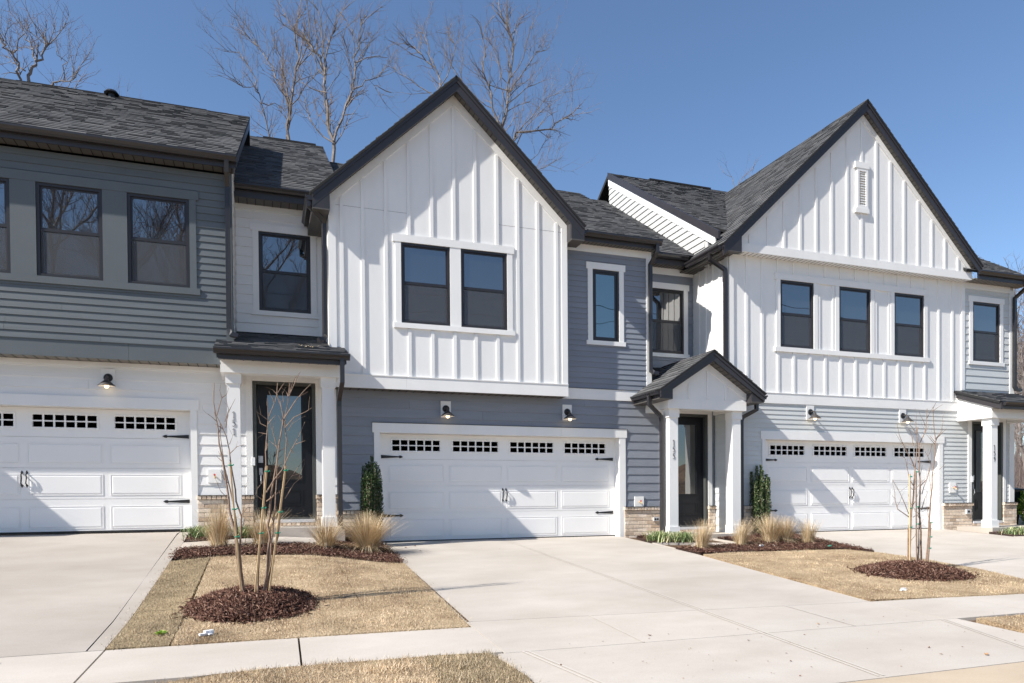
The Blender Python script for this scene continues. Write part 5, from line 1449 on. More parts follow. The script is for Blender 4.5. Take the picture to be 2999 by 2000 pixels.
# ------------------------------------------------------------ plants
def straw_clump(x, y, h, spread, n, lab, lean=(0, 0), seed=0, flop=0.25):
    t = thing('ornamental_grass', lab, 'grass clump', (x, y, zg(x, y)), 'dormant straw-coloured grass clumps')
    V = []; F = []
    rs = np.random.default_rng(seed+100)
    for i in range(n):
        a = rs.uniform(0, 6.2832); r0 = rs.uniform(0, 0.07)*(1+spread)
        L = h*rs.uniform(0.55, 1.1); s = spread*abs(rs.normal(0.62, 0.5))
        fl = rs.random() < flop*0.35
        if fl: s = 1.3+rs.random()*0.6; L *= 0.75
        bx_, by_ = x+math.cos(a)*r0, y+math.sin(a)*r0; z0 = zg(bx_, by_)+0.01
        w = rs.uniform(0.0016, 0.0038); px, py = -math.sin(a)*w, math.cos(a)*w
        o = len(V); m = 4
        for k in range(m+1):
            u = k/m; out = s*L*(u**1.4)*0.95; up_ = L*u*(1-0.12*s*u) if not fl else L*(u*0.62-0.55*u*u*u)
            cx = bx_+math.cos(a)*out+lean[0]*u*u*h; cy = by_+math.sin(a)*out+lean[1]*u*u*h; ww = (1-u*0.85)
            V += [(cx-px*ww, cy-py*ww, z0+max(up_, 0.005)), (cx+px*ww, cy+py*ww, z0+max(up_, 0.005))]
        for k in range(m): F.append((o+2*k, o+2*k+1, o+2*k+3, o+2*k+2))
    fast_mesh('blades', V, F, 'straw', t, nper=4)
straw_clump(-0.62, 11.42, 0.62, 0.62, 900, 'straw grass clump nearest the left driveway, in front of the 151 porch post', seed=1)
straw_clump(-0.02, 11.42, 0.55, 0.8, 650, 'straw grass clump behind the near sapling, in front of the black door 151', seed=2)
straw_clump(0.90, 11.30, 0.52, 0.9, 650, 'straw grass clump before the right post of porch 151', seed=3)
straw_clump(1.56, 11.55, 0.62, 0.95, 2300, 'widest straw grass clump, left of the middle garage door beneath the dark shrub', seed=4, flop=0.35)
straw_clump(7.26, 10.74, 0.52, 0.6, 520, 'straw grass clump between the strap leaves and the 155 path', seed=5, lean=(0.1, 0))
straw_clump(8.25, 10.98, 0.50, 0.6, 520, 'straw grass clump before the right post of porch 155', seed=6, lean=(0.15, 0))
straw_clump(9.10, 11.22, 0.56, 0.75, 1000, 'tallest straw grass clump of the right bed, under the leafy shrub', seed=7)
straw_clump(9.45, 11.22, 0.50, 0.7, 650, 'straw grass clump just right of the tallest one in the right bed', seed=8)
straw_clump(9.78, 11.00, 0.46, 0.55, 520, 'rightmost straw grass clump, at the edge of the right driveway', seed=9)

def strap_clump(x, y, sx, sy, n, lab, h=0.26, seed=0):
    h *= 1.12; n = int(n*1.25)
    t = thing('strap_leaf_plant', lab, 'plant', (x, y, zg(x, y)), 'low strap-leaved plants in the beds')
    rs = np.random.default_rng(seed+7); V = []; F = []
    for i in range(n):
        cx0 = x+rs.normal(0, sx); cy0 = y+rs.normal(0, sy); a = rs.uniform(0, 6.2832); L = h*rs.uniform(0.6, 1.2)
        w = rs.uniform(0.005, 0.010); px, py = -math.sin(a)*w, math.cos(a)*w; o = len(V); z0 = zg(cx0, cy0)+0.01
        for k in range(5):
            u = k/4; out = L*u*0.75; up_ = L*(1.9*u-1.55*u*u)
            V += [(cx0+math.cos(a)*out-px*(1-u*0.9), cy0+math.sin(a)*out-py*(1-u*0.9), z0+max(0, up_)), (cx0+math.cos(a)*out+px*(1-u*0.9), cy0+math.sin(a)*out+py*(1-u*0.9), z0+max(0, up_))]
        for k in range(4): F.append((o+2*k, o+2*k+1, o+2*k+3, o+2*k+2))
    fast_mesh('leaves', V, F, 'strap', t, nper=4)
strap_clump(-0.92, 12.35, 0.10, 0.12, 170, 'strap-leaved plant at the corner of the left driveway and brick wall', seed=1)
strap_clump(-0.30, 12.22, 0.09, 0.05, 150, 'strap-leaved plant between the 151 porch post and the doorstep', seed=2)
strap_clump(7.18, 12.0, 0.11, 0.10, 230, 'strap-leaved plant at the left end of the 155 bed, by the middle driveway', seed=3)
strap_clump(7.55, 11.80, 0.12, 0.08, 230, 'strap-leaved plant right under the front of the left 155 porch post', seed=4)
strap_clump(15.75, 11.25, 0.22, 0.09, 260, 'strap-leaved plant before the 159 porch post', h=0.22, seed=5)
strap_clump(16.6, 11.3, 0.25, 0.09, 260, 'strap-leaved plant at the right edge of the picture beside the 159 step', h=0.22, seed=6)

def column_shrub(x, y, r, h, n, lab, mat='evergreen', ls=0.02, seed=0, name='evergreen_shrub', lobes=30, cat='shrub', spire=0.042):
    t = thing(name, lab, cat, (x, y, zg(x, y)))
    rs = np.random.default_rng(seed+3); z0 = zg(x, y)
    mb = MB(); tips = []
    for k in range(lobes):
        a = 2.39996*k; rr = (r-spire*0.8)*math.sqrt((k+0.3)/lobes)
        hh = h*rs.uniform(0.82, 1.02)*(1-0.34*(rr/r)**2.5)
        bx_, by_ = x+math.cos(a)*rr, y+math.sin(a)*rr
        mb.tube([(x+math.cos(a)*rr*0.5, y+math.sin(a)*rr*0.5, z0), (x+math.cos(a)*rr*0.9, y+math.sin(a)*rr*0.9, z0+hh*0.35), (bx_, by_, z0+hh*0.97)], [0.008, 0.006, 0.002], 4)
        tips.append((bx_, by_, hh))
    mb.build('stem', 'sapling', t)
    V = []; F = []
    for i in range(n):
        bx_, by_, hh = tips[rs.integers(0, lobes)]
        u = rs.uniform(0.0, 1.0)
        wr = spire*(1.15-0.95*u**2.5)*math.sqrt(rs.uniform(0.05, 1))
        a = rs.uniform(0, 6.2832); sh = min(1.0, 0.5+u*1.1)
        c = Vector((x+(bx_-x)*sh+math.cos(a)*wr, y+(by_-y)*sh+math.sin(a)*wr, z0+0.03+hh*u))
        d = Vector((math.cos(a)*0.45+rs.normal(0, .3), math.sin(a)*0.45+rs.normal(0, .3), rs.uniform(0.5, 1.2))).normalized()
        s = d.cross(Vector((rs.normal(), rs.normal(), rs.normal()))).normalized()*ls*0.30; L = ls*rs.uniform(0.8, 1.6)
        o = len(V)
        V += [tuple(c), tuple(c+d*L*0.5+s), tuple(c+d*L), tuple(c+d*L*0.5-s)]
        F.append((o, o+1, o+2, o+3))
    fast_mesh('foliage', V, F, mat, t, nper=4)
column_shrub(1.775, 12.55, 0.215, 1.50, 15000, 'dark upright evergreen shrub left of the middle garage door', seed=1, ls=0.028)
column_shrub(9.90, 12.55, 0.245, 1.46, 11000, 'pale-spotted upright evergreen shrub left of the right garage door', seed=2, ls=0.034, lobes=15, mat='evergreen_light')
column_shrub(18.45, 12.6, 0.55, 1.0, 6000, 'bright yellow green shrub at the right edge of the picture', mat='yellowgreen', seed=3, ls=0.06, name='green_shrub', spire=0.18)
column_shrub(19.1, 12.9, 0.6, 1.1, 3500, 'green shrub just outside the right edge beside the yellow green one', mat='yellowgreen', seed=4, ls=0.06, name='green_shrub', spire=0.18)

# wheeled bin at the far right
t = thing('wheelie_bin', 'black wheeled bin standing beside the right end of house 159', 'bin', (18.05, 13.4, 0))
mb = MB(); mb.add([(17.78, 13.1, 0.02), (18.32, 13.1, 0.02), (18.32, 13.7, 0.02), (17.78, 13.7, 0.02), (17.70, 13.02, 0.88), (18.40, 13.02, 0.88), (18.40, 13.78, 0.88), (17.70, 13.78, 0.88)], [(0, 3, 2, 1), (4, 5, 6, 7), (0, 1, 5, 4), (1, 2, 6, 5), (2, 3, 7, 6), (3, 0, 4, 7)]); mb.build('body', 'bin', t)
mb = MB(); mb.prism([(17.67, 12.99, 0.885), (17.67, 13.81, 0.885), (17.67, 13.81, 0.93), (17.67, 13.4, 0.99), (17.67, 12.99, 0.93)], (0.76, 0, 0)); mb.build('lid', 'bin', t)
for xx in (17.74, 18.30):
    mb = MB(); mb.tube([(xx, 13.72, 0.10), (xx+0.06, 13.72, 0.10)], 0.10, 16); mb.build('wheel', 'iron', t)

# ------------------------------------------------------------ saplings
def limbs(t, data, mat, name='branch', sides=6, zbase=None, jig=0.006, tipr=0.25, maxparts=40):
    for i, (r, pts) in enumerate(data):
        P_ = [Vector(p) for p in pts]
        # densify with a little wobble
        Q = [P_[0]]
        for a, b in zip(P_, P_[1:]):
            m = max(1, int((b-a).length/0.12)) if jig < 0.05 else 2
            for k in range(1, m+1):
                v = a.lerp(b, k/m)
                if k < m: v = v+Vector((random.gauss(0, jig), random.gauss(0, jig), random.gauss(0, jig*0.4)))
                Q.append(v)
        n = len(Q); rad = [r*(1-(1-tipr)*k/(n-1)) for k in range(n)]
        mb = MB(); mb.tube(Q, rad, sides); mb.build(name if i else 'stem', mat, t)
def tie(stk, x, y, z):
    mb = MB(); mb.tube([(x-0.016, y-0.014, z), (x+0.003, y-0.02, z+0.004), (x+0.018, y-0.014, z-0.003), (x+0.032, y-0.008, z+0.010)], 0.007, 5); mb.build('tie', 'green_tie', stk)

# twig generator: (start, direction) -> tapering zigzags
def twigs_from(data, per_m, L0, r0, rs, depth=1, up=0.5, spread=0.9):
    out = []
    for r, pts in data:
        P_ = [Vector(p) for p in pts]
        tot = sum((b-a).length for a, b in zip(P_, P_[1:]))
        n = max(1, int(tot*per_m)); 
        for i in range(n):
            s = rs.uniform(0.25, 1.0)*tot; acc = 0
            for a, b in zip(P_, P_[1:]):
                l = (b-a).length
                if acc+l >= s or b is P_[-1]:
                    u = min(1, (s-acc)/max(l, 1e-6)); base = a.lerp(b, u); d = (b-a).normalized(); break
                acc += l
            side = Vector((rs.normal(), rs.normal(), rs.normal())); side = (side-d*side.dot(d)).normalized()
            dd = (d*rs.uniform(0.4, 1.0)+side*spread*rs.uniform(0.5, 1.1)+Vector((0, 0, up))*rs.uniform(0.2, 1)).normalized()
            L = L0*rs.uniform(0.4, 1.15); p = base.copy(); Q = [tuple(p)]
            for k in range(3):
                dd = (dd+Vector((rs.normal(), rs.normal(), rs.normal()))*0.18+Vector((0, 0, 0.10*up))).normalized()
                p = p+dd*L/3; Q.append(tuple(p))
            out.append((max(r0, min(r*0.4, r0*3)), Q))
    return out
def twig_mesh(name, data, mat, parent, tip=0.35):
    V = []; F = []
    for r, pts in data:
        P_ = [Vector(p) for p in pts]; n = len(P_); o = len(V)
        for i, p in enumerate(P_):
            t_ = (P_[min(i+1, n-1)]-P_[max(i-1, 0)]).normalized()
            a = t_.cross(Vector((0.3, 0.9, 0.2))).normalized(); b = t_.cross(a); rr = r*(1-(1-tip)*i/(n-1))
            for k in range(3):
                th = 2.094*k; V.append(tuple(p+(a*math.cos(th)+b*math.sin(th))*rr))
        for i in range(n-1):
            for k in range(3):
                F.append((o+i*3+k, o+i*3+(k+1) % 3, o+(i+1)*3+(k+1) % 3, o+(i+1)*3+k))
    return fast_mesh(name, V, F, mat, parent, nper=4)

#TRACED

SAP1 = [[0.017,[[-0.199,7.72,-0.185],[-0.224,7.724,0.044],[-0.253,7.728,0.379],[-0.282,7.733,0.531],[-0.32,7.737,0.683],[-0.348,7.741,0.971],[-0.387,7.745,1.242],[-0.418,7.75,1.513],[-0.44,7.754,1.648],[-0.457,7.758,1.783],[-0.451,7.762,1.979]]],[0.014,[[-0.184,7.72,-0.178],[-0.217,7.728,0.074],[-0.223,7.737,0.423],[-0.211,7.745,0.636],[-0.259,7.754,0.788],[-0.284,7.762,1.032],[-0.317,7.771,1.305],[-0.343,7.779,1.442],[-0.385,7.788,1.547],[-0.433,7.796,1.653]]],[0.013,[[-0.209,7.72,-0.185],[-0.245,7.729,0.12],[-0.27,7.738,0.409],[-0.252,7.747,0.515],[-0.281,7.756,0.728],[-0.314,7.765,0.91],[-0.368,7.774,1.153],[-0.4,7.783,1.441],[-0.399,7.792,1.578]]],[0.006,[[-0.429,7.72,1.644],[-0.378,7.718,1.826],[-0.398,7.716,1.899]]],[0.005,[[-0.378,7.72,1.826],[-0.336,7.73,1.859],[-0.314,7.739,1.929]]],[0.005,[[-0.423,7.72,1.585],[-0.469,7.695,1.626],[-0.508,7.67,1.659]]],[0.006,[[-0.347,7.72,1.527],[-0.323,7.704,1.676],[-0.251,7.688,1.819]]],[0.004,[[-0.314,7.72,1.362],[-0.278,7.727,1.454]]],[0.005,[[-0.308,7.72,1.272],[-0.243,7.702,1.339],[-0.172,7.684,1.362]]],[0.005,[[-0.21,7.72,0.651],[-0.152,7.747,0.726],[-0.073,7.773,0.741]]],[0.004,[[-0.195,7.72,0.682],[-0.18,7.698,0.742],[-0.17,7.676,0.939]]],[0.004,[[-0.348,7.72,0.834],[-0.402,7.697,0.895],[-0.455,7.674,1.044]]],[0.004,[[-0.353,7.72,1.587],[-0.315,7.696,1.705],[-0.341,7.672,1.821]]],[0.018,[[-0.004,7.72,-0.149],[0.035,7.725,0.11],[0.061,7.73,0.416],[0.04,7.735,0.54],[0.06,7.74,0.632],[0.081,7.745,0.878],[0.097,7.751,0.97],[0.136,7.756,1.187],[0.16,7.761,1.373],[0.192,7.766,1.544],[0.208,7.771,1.654],[0.188,7.776,1.762],[0.145,7.781,1.885],[0.154,7.786,2.01]]],[0.013,[[-0.016,7.72,-0.164],[0.058,7.711,0.187],[0.09,7.702,0.494],[0.115,7.693,0.754],[0.133,7.684,1.03],[0.159,7.674,1.367]]],[0.015,[[0.01,7.72,-0.181],[0.087,7.727,0.185],[0.15,7.734,0.553],[0.183,7.741,0.8],[0.215,7.749,1.032],[0.217,7.756,1.188],[0.235,7.763,1.421],[0.215,7.77,1.638],[0.255,7.777,1.811],[0.272,7.784,2.015]]],[0.014,[[-0.062,7.72,-0.162],[-0.064,7.728,-0.04],[-0.051,7.736,0.189],[-0.017,7.744,0.571],[0.007,7.752,0.786],[0.01,7.76,1.032],[0.028,7.768,1.31],[0.048,7.776,1.526],[0.061,7.784,1.651],[0.13,7.792,1.824],[0.145,7.801,1.888]]],[0.009,[[0.03,7.72,0.878],[0.112,7.726,1.016],[0.186,7.731,1.109],[0.277,7.737,1.311],[0.354,7.743,1.453],[0.419,7.748,1.611]]],[0.008,[[0.029,7.72,0.786],[0.11,7.737,0.847],[0.184,7.754,0.908],[0.283,7.771,1.049],[0.406,7.788,1.222]]],[0.005,[[0.281,7.72,1.047],[0.38,7.765,1.08]]],[0.006,[[0.212,7.72,0.815],[0.302,7.707,0.969],[0.384,7.694,1.039]]],[0.006,[[0.061,7.72,1.644],[0.048,7.688,1.838]]],[0.006,[[0.06,7.72,1.613],[0.003,7.692,1.654],[-0.054,7.664,1.692]]],[0.005,[[0.038,7.72,1.552],[-0.02,7.727,1.581],[-0.026,7.733,1.62]]],[0.005,[[0.037,7.72,1.475],[-0.042,7.737,1.49]]],[0.007,[[0.144,7.72,1.324],[0.102,7.708,1.491],[0.075,7.696,1.596]]],[0.008,[[0.21,7.72,1.633],[0.327,7.719,1.822],[0.403,7.718,1.918],[0.479,7.717,1.999]]],[0.007,[[0.22,7.72,1.541],[0.31,7.719,1.651],[0.43,7.718,1.714],[0.494,7.717,1.758]]],[0.005,[[0.249,7.72,1.511],[0.308,7.677,1.616]]],[0.005,[[0.322,7.72,1.373],[0.417,7.674,1.41]]],[0.006,[[0.261,7.72,1.866],[0.33,7.742,2.027],[0.377,7.764,2.126]]],[0.004,[[0.151,7.72,1.877],[0.101,7.748,1.933]]],[0.004,[[0.209,7.72,1.802],[0.196,7.728,1.918]]],[0.005,[[-0.007,7.72,0.802],[-0.071,7.691,0.855],[-0.049,7.662,0.938]]],[0.005,[[0.269,7.72,1.897],[0.301,7.764,2.013]]],[0.005,[[0.254,7.72,1.866],[0.24,7.745,1.915]]],[0.004,[[0.186,7.72,1.755],[0.173,7.762,1.837]]],[0.004,[[0.306,7.72,1.28],[0.248,7.711,1.371],[0.189,7.701,1.431]]]]
STK1 = [[0.011,[[-0.309,7.68,1.179],[-0.219,7.685,-0.172]]],[0.012,[[0.04,7.68,1.149],[-0.094,7.684,-0.186]]],[0.011,[[0.222,7.68,1.146],[0.039,7.686,-0.186]]]]
SAP2 = [[0.018,[[8.64,7.75,-0.252],[8.668,7.76,0.173],[8.711,7.769,0.419],[8.765,7.779,0.665],[8.808,7.788,1.077],[8.852,7.798,1.325],[8.884,7.807,1.525],[8.884,7.817,1.658],[8.917,7.826,1.776]]],[0.013,[[8.683,7.75,-0.262],[8.689,7.744,0.256],[8.704,7.738,0.584],[8.734,7.732,0.911],[8.738,7.726,1.075]]],[0.017,[[8.896,7.75,-0.279],[8.895,7.759,0.25],[8.883,7.768,0.663],[8.904,7.777,1.011],[8.904,7.786,1.276],[8.903,7.795,1.524],[9.012,7.804,1.676],[9.066,7.812,1.911],[9.088,7.821,2.046]]],[0.012,[[8.831,7.75,-0.276],[8.872,7.777,0.25],[8.925,7.804,0.58]]],[0.016,[[8.988,7.75,-0.274],[9.033,7.745,0.247],[9.05,7.741,0.579],[9.088,7.736,0.91],[9.116,7.732,1.242],[9.144,7.727,1.59],[9.105,7.723,1.738],[9.078,7.718,2.058]]],[0.008,[[9.17,7.75,1.6],[9.246,7.729,1.708],[9.265,7.709,1.856]]],[0.006,[[9.17,7.75,1.6],[9.266,7.728,1.692],[9.328,7.705,1.758]]],[0.007,[[8.668,7.75,0.485],[8.481,7.774,0.602],[8.454,7.798,0.848],[8.426,7.822,1.012]]],[0.006,[[8.658,7.75,0.535],[8.476,7.721,0.814],[8.287,7.692,1.024]]],[0.007,[[8.755,7.75,0.928],[8.681,7.751,1.01],[8.628,7.753,1.206],[8.598,7.754,1.32],[8.461,7.755,1.4]]],[0.008,[[8.765,7.75,1.191],[8.625,7.74,1.401],[8.486,7.73,1.594],[8.443,7.72,1.673],[8.401,7.71,1.8]]],[0.006,[[8.744,7.75,1.502],[8.735,7.771,1.668],[8.683,7.792,1.767]]],[0.007,[[8.874,7.75,0.928],[9.002,7.747,1.027],[9.064,7.744,1.242],[9.005,7.741,1.357],[9.013,7.738,1.456]]],[0.006,[[8.907,7.75,0.812],[9.096,7.79,1.144]]],[0.006,[[8.896,7.75,0.581],[8.961,7.75,0.745],[9.048,7.749,0.877]]],[0.005,[[9.159,7.75,1.526],[8.942,7.715,1.667]]],[0.006,[[8.809,7.75,1.651],[8.776,7.779,1.735],[8.744,7.808,1.819]]],[0.005,[[8.809,7.75,1.634],[8.808,7.768,1.817],[8.85,7.787,1.935]]],[0.005,[[8.744,7.75,0.484],[8.834,7.744,0.532]]],[0.005,[[9.082,7.75,0.811],[9.064,7.772,1.077],[9.112,7.794,1.178]]],[0.005,[[8.95,7.75,1.67],[9.043,7.746,1.804]]],[0.004,[[9.093,7.75,0.645],[8.935,7.784,0.547]]]]
STK2 = [[0.011,[[8.623,7.7,1.098],[8.626,7.699,-0.247]]],[0.011,[[8.737,7.7,1.139],[8.757,7.704,-0.261]]],[0.011,[[9.019,7.7,0.415],[8.95,7.696,-0.263]]]]
BG = [[[0.16,[[1.217,33.0,15.371],[1.248,32.867,16.527],[1.322,32.735,17.68],[1.421,32.602,18.454],[1.531,32.47,19.075],[1.715,32.337,19.854],[1.538,32.205,20.557],[1.466,32.072,20.978]]],[0.1,[[1.149,33.0,15.817],[1.166,33.183,16.816],[1.261,33.366,18.144],[1.02,33.549,19.118],[0.7,33.733,19.775],[0.342,33.916,20.504],[-0.018,34.099,21.08],[-0.525,34.282,21.627]]],[0.06,[[1.395,33.0,18.131],[1.849,33.095,18.869],[2.233,33.19,19.45],[2.471,33.286,20.009]]],[0.07,[[1.248,33.0,18.03],[1.18,32.903,18.647],[0.976,32.806,19.983],[0.694,32.709,20.468],[0.558,32.612,21.125]]],[0.08,[[0.777,33.0,15.006],[0.435,32.902,16.567],[0.232,32.805,17.532],[0.064,32.707,18.195],[-0.108,32.61,18.482],[-0.595,32.512,18.268],[-1.001,32.415,18.505]]],[0.05,[[-0.109,33.0,18.693],[-0.28,33.276,19.488],[-0.738,33.551,20.31],[-1.385,33.827,20.42]]],[0.05,[[0.435,33.0,16.538],[0.079,33.286,16.769],[-0.278,33.572,17.078]]],[0.05,[[0.167,33.0,17.995],[0.673,33.195,18.183],[1.112,33.389,17.978]]]],[[0.2,[[2.988,31.0,13.734],[2.963,31.087,15.224],[2.993,31.173,15.925],[2.758,31.26,16.733],[2.706,31.346,17.792],[2.688,31.433,18.786],[2.489,31.519,19.603],[2.143,31.606,20.025],[1.659,31.692,20.637]]],[0.09,[[2.651,31.0,18.539],[2.746,31.153,19.586],[3.057,31.307,20.614],[3.228,31.46,21.699]]],[0.06,[[2.654,31.0,18.756],[2.532,30.989,20.528],[2.397,30.979,21.139],[2.051,30.968,21.487]]],[0.13,[[2.976,31.0,15.841],[3.354,31.082,16.889],[3.737,31.164,18.023],[3.901,31.245,18.833],[3.884,31.327,19.688],[4.16,31.409,20.531],[4.255,31.491,21.493]]],[0.05,[[3.87,31.0,18.618],[4.229,31.446,19.674],[4.753,31.891,20.94]]],[0.06,[[3.829,31.0,18.171],[4.316,31.06,18.659],[4.919,31.121,18.952],[5.383,31.181,19.37]]],[0.05,[[3.95,31.0,19.292],[4.917,31.047,19.799],[5.298,31.094,19.826]]],[0.04,[[3.419,31.0,17.005],[4.033,31.257,17.311]]],[0.07,[[2.975,31.0,15.769],[2.29,31.238,16.355],[1.961,31.475,17.146],[1.84,31.713,17.833]]],[0.06,[[2.714,31.0,17.827],[2.032,31.298,18.083],[1.631,31.595,18.608]]],[0.06,[[2.65,31.0,18.466],[2.312,31.108,19.041],[2.045,31.216,19.702],[1.502,31.324,20.522]]],[0.04,[[2.75,31.0,17.906],[3.255,31.328,18.833],[3.441,31.656,19.496]]]],[[0.12,[[9.208,37.0,20.633],[9.079,37.171,22.523],[9.032,37.343,23.249],[8.42,37.514,23.963],[7.901,37.686,24.602],[7.288,37.857,24.947]]],[0.07,[[8.95,37.0,23.043],[8.525,37.141,24.04],[8.288,37.283,25.166],[8.045,37.424,25.747]]],[0.06,[[8.751,37.0,21.828],[7.903,37.342,22.495],[7.145,37.685,23.09],[6.751,38.027,23.664]]],[0.04,[[8.567,37.0,22.067],[7.377,37.044,21.79]]],[0.07,[[9.037,37.0,22.423],[9.666,37.202,23.746],[10.017,37.404,25.036],[9.69,37.606,25.647],[9.551,37.808,25.928]]],[0.05,[[9.99,37.0,23.235],[9.516,36.977,23.955],[9.236,36.954,24.796]]],[0.06,[[10.265,37.0,22.093],[10.226,37.165,23.371],[10.377,37.33,24.416],[10.433,37.494,25.73]]],[0.05,[[6.465,37.0,21.695],[5.804,36.754,21.709],[5.504,36.508,21.61],[5.894,36.262,20.852]]]],[[0.19,[[10.503,33.0,15.536],[10.885,33.035,17.691],[11.083,33.069,18.742],[11.463,33.104,20.165],[11.573,33.139,21.212],[11.78,33.173,22.954],[11.352,33.208,23.98]]],[0.11,[[10.969,33.0,18.439],[10.613,32.96,19.527],[10.52,32.921,20.319],[10.166,32.881,21.058],[10.249,32.842,22.04],[9.989,32.802,23.359]]],[0.06,[[11.475,33.0,20.447],[11.15,33.206,21.255],[11.05,33.412,22.53],[10.41,33.618,23.367]]],[0.07,[[11.52,33.0,20.539],[12.494,33.165,21.989],[13.023,33.331,22.868],[13.839,33.496,23.384]]],[0.06,[[11.336,33.0,19.837],[12.296,32.66,20.662],[13.069,32.32,20.951]]],[0.05,[[10.626,33.0,19.549],[9.976,33.15,19.93],[9.417,33.3,20.574]]],[0.05,[[11.475,33.0,20.531],[10.431,33.186,20.778],[10.141,33.372,21.244]]],[0.06,[[11.525,33.0,21.126],[12.084,32.542,21.973],[12.279,32.084,23.224]]],[0.12,[[11.04,33.0,16.444],[11.688,32.897,18.169],[11.744,32.795,18.464],[12.743,32.692,18.657],[13.526,32.589,18.817],[13.947,32.487,19.258],[14.556,32.384,19.647],[14.98,32.281,20.091]]],[0.06,[[11.857,33.0,17.991],[12.305,32.725,18.855],[12.837,32.45,19.392],[13.363,32.175,19.758]]],[0.05,[[11.77,33.0,18.314],[12.502,32.761,19.241],[13.235,32.522,20.252],[14.055,32.283,20.522]]],[0.06,[[11.929,33.0,15.725],[12.465,32.721,16.441],[12.812,32.443,16.706],[13.428,32.164,17.007],[13.859,31.886,17.28]]],[0.04,[[12.577,33.0,17.339],[13.085,32.88,17.954],[13.316,32.761,18.358]]]],[[0.15,[[-8.861,34.0,16.994],[-8.777,34.03,17.902],[-8.721,34.06,18.214],[-8.526,34.09,18.587],[-8.531,34.12,18.763],[-8.335,34.15,19.07],[-8.156,34.18,19.514],[-8.16,34.21,19.715],[-8.284,34.24,19.938]]],[0.08,[[-8.5,34.0,18.723],[-8.635,34.242,19.226],[-8.811,34.484,19.703],[-8.97,34.726,20.048],[-9.208,34.968,20.519]]],[0.12,[[-9.015,34.0,17.195],[-9.035,33.965,17.853],[-9.096,33.929,18.274],[-9.255,33.894,18.675],[-9.32,33.858,18.844],[-9.5,33.823,19.034],[-9.563,33.787,19.247],[-9.667,33.752,19.294]]],[0.06,[[-9.322,34.0,18.837],[-9.122,33.933,19.22],[-8.963,33.865,19.527],[-8.748,33.798,19.62]]],[0.06,[[-8.882,34.0,18.241],[-9.2,34.249,18.549],[-9.463,34.497,18.755],[-9.726,34.746,19.078]]],[0.08,[[-8.2,34.0,17.567],[-7.849,33.801,17.797],[-7.622,33.602,17.821],[-7.358,33.404,17.76],[-7.055,33.205,17.774],[-6.85,33.006,17.972],[-6.632,32.807,17.767]]],[0.05,[[-7.489,34.0,18.086],[-7.493,33.696,18.558],[-7.52,33.392,18.719],[-7.566,33.088,18.758]]],[0.05,[[-9.04,34.0,18.121],[-9.328,33.839,18.0],[-9.63,33.679,17.787]]],[0.04,[[-8.652,34.0,19.126],[-8.987,34.458,19.468],[-9.328,34.917,19.65]]]],[[0.07,[[35.304,48.0,23.658],[35.683,47.951,25.058],[36.267,47.903,26.147],[37.269,47.854,26.956]]],[0.05,[[35.719,48.0,25.083],[35.398,48.114,26.116],[34.666,48.228,26.404]]],[0.05,[[36.538,48.0,23.813],[36.534,47.714,25.589],[37.146,47.427,27.437]]]]]

rsT = np.random.default_rng(11)
t = thing('sapling', 'multi-stemmed bare sapling staked on the left lawn in front of door 151', 'tree', (-0.05, 7.72, -0.2), 'bare saplings on the front lawns')
limbs(t, SAP1, 'sapling')
twig_mesh('twigs', twigs_from(SAP1, 3.2, 0.16, 0.0018, rsT, up=0.4), 'sapling', t)
t = thing('sapling', 'multi-stemmed bare sapling staked on the right lawn in front of the right garage door', 'tree', (8.65, 7.75, -0.2), 'bare saplings on the front lawns')
limbs(t, SAP2, 'sapling')
twig_mesh('twigs', twigs_from(SAP2, 3.6, 0.22, 0.0016, rsT, up=0.6), 'sapling', t)
slabs = ['leftmost wooden stake tied to the near sapling', 'middle wooden stake of the near sapling, leaning in front of door 151', 'right wooden stake of the near sapling, its top by the door glass']
slabs2 = ['left stake of the farther sapling, with a tan top', 'middle stake of the farther sapling', 'short right stake of the farther sapling']
for data, labs in ((STK1, slabs), (STK2, slabs2)):
    for (r, pts), lb in zip(data, labs):
        t = thing('stake', lb, 'stake', pts[-1], 'wooden stakes of the saplings')
        mb = MB(); a, b = Vector(pts[0]), Vector(pts[-1]); mb.tube([a, b-(a-b)*0.05], [r, r*0.95], 4, rot=0.6); mb.build('pole', 'stake' if (data is STK1 or lb == labs[0]) else 'sapling', t)
        for u in (0.05, 0.35, 0.55, 0.97):
            p = a.lerp(b, u+random.uniform(-0.04, 0.02)); tie(t, p.x, p.y, p.z)

# ------------------------------------------------------------ trees behind the houses
def bare_tree(data, lab, rs, base_x=None, group='bare trees behind the houses', dens=1.0, Ls=(1.8, 1.0, 0.6)):
    r0, main = data[0]
    x, y, _ = main[0]
    t = thing('bare_tree', lab, 'tree', (x, y, 0), group)
    z0 = -0.2 if y < 60 else 0
    data = [(a*0.47, b) for a, b in data]; r0 *= 0.47
    full = [(r0*1.5, [(x, y, z0), (x+rs.normal(0, .1), y, main[0][2]*0.5), tuple(main[0])])]
    limbs(t, full, 'bark', name='trunk', jig=0.06, tipr=0.8, sides=9)
    t.children[-1].name = 'trunk' if t.children else 'trunk'
    limbs(t, data, 'bark', jig=0.07, tipr=0.3, sides=6)
    l1 = twigs_from(data, 2.4*dens, Ls[0], 0.0105, rs, up=0.75, spread=0.75)
    l2 = twigs_from(data+l1, 2.6*dens, Ls[1], 0.006, rs, up=0.6, spread=0.8)
    l3 = twigs_from(l1+l2, 2.8*dens, Ls[2], 0.0042, rs, up=0.5, spread=0.85)
    twig_mesh('branches', l1, 'bark', t)
    twig_mesh('twigs', l2+l3, 'twig', t)
    return t
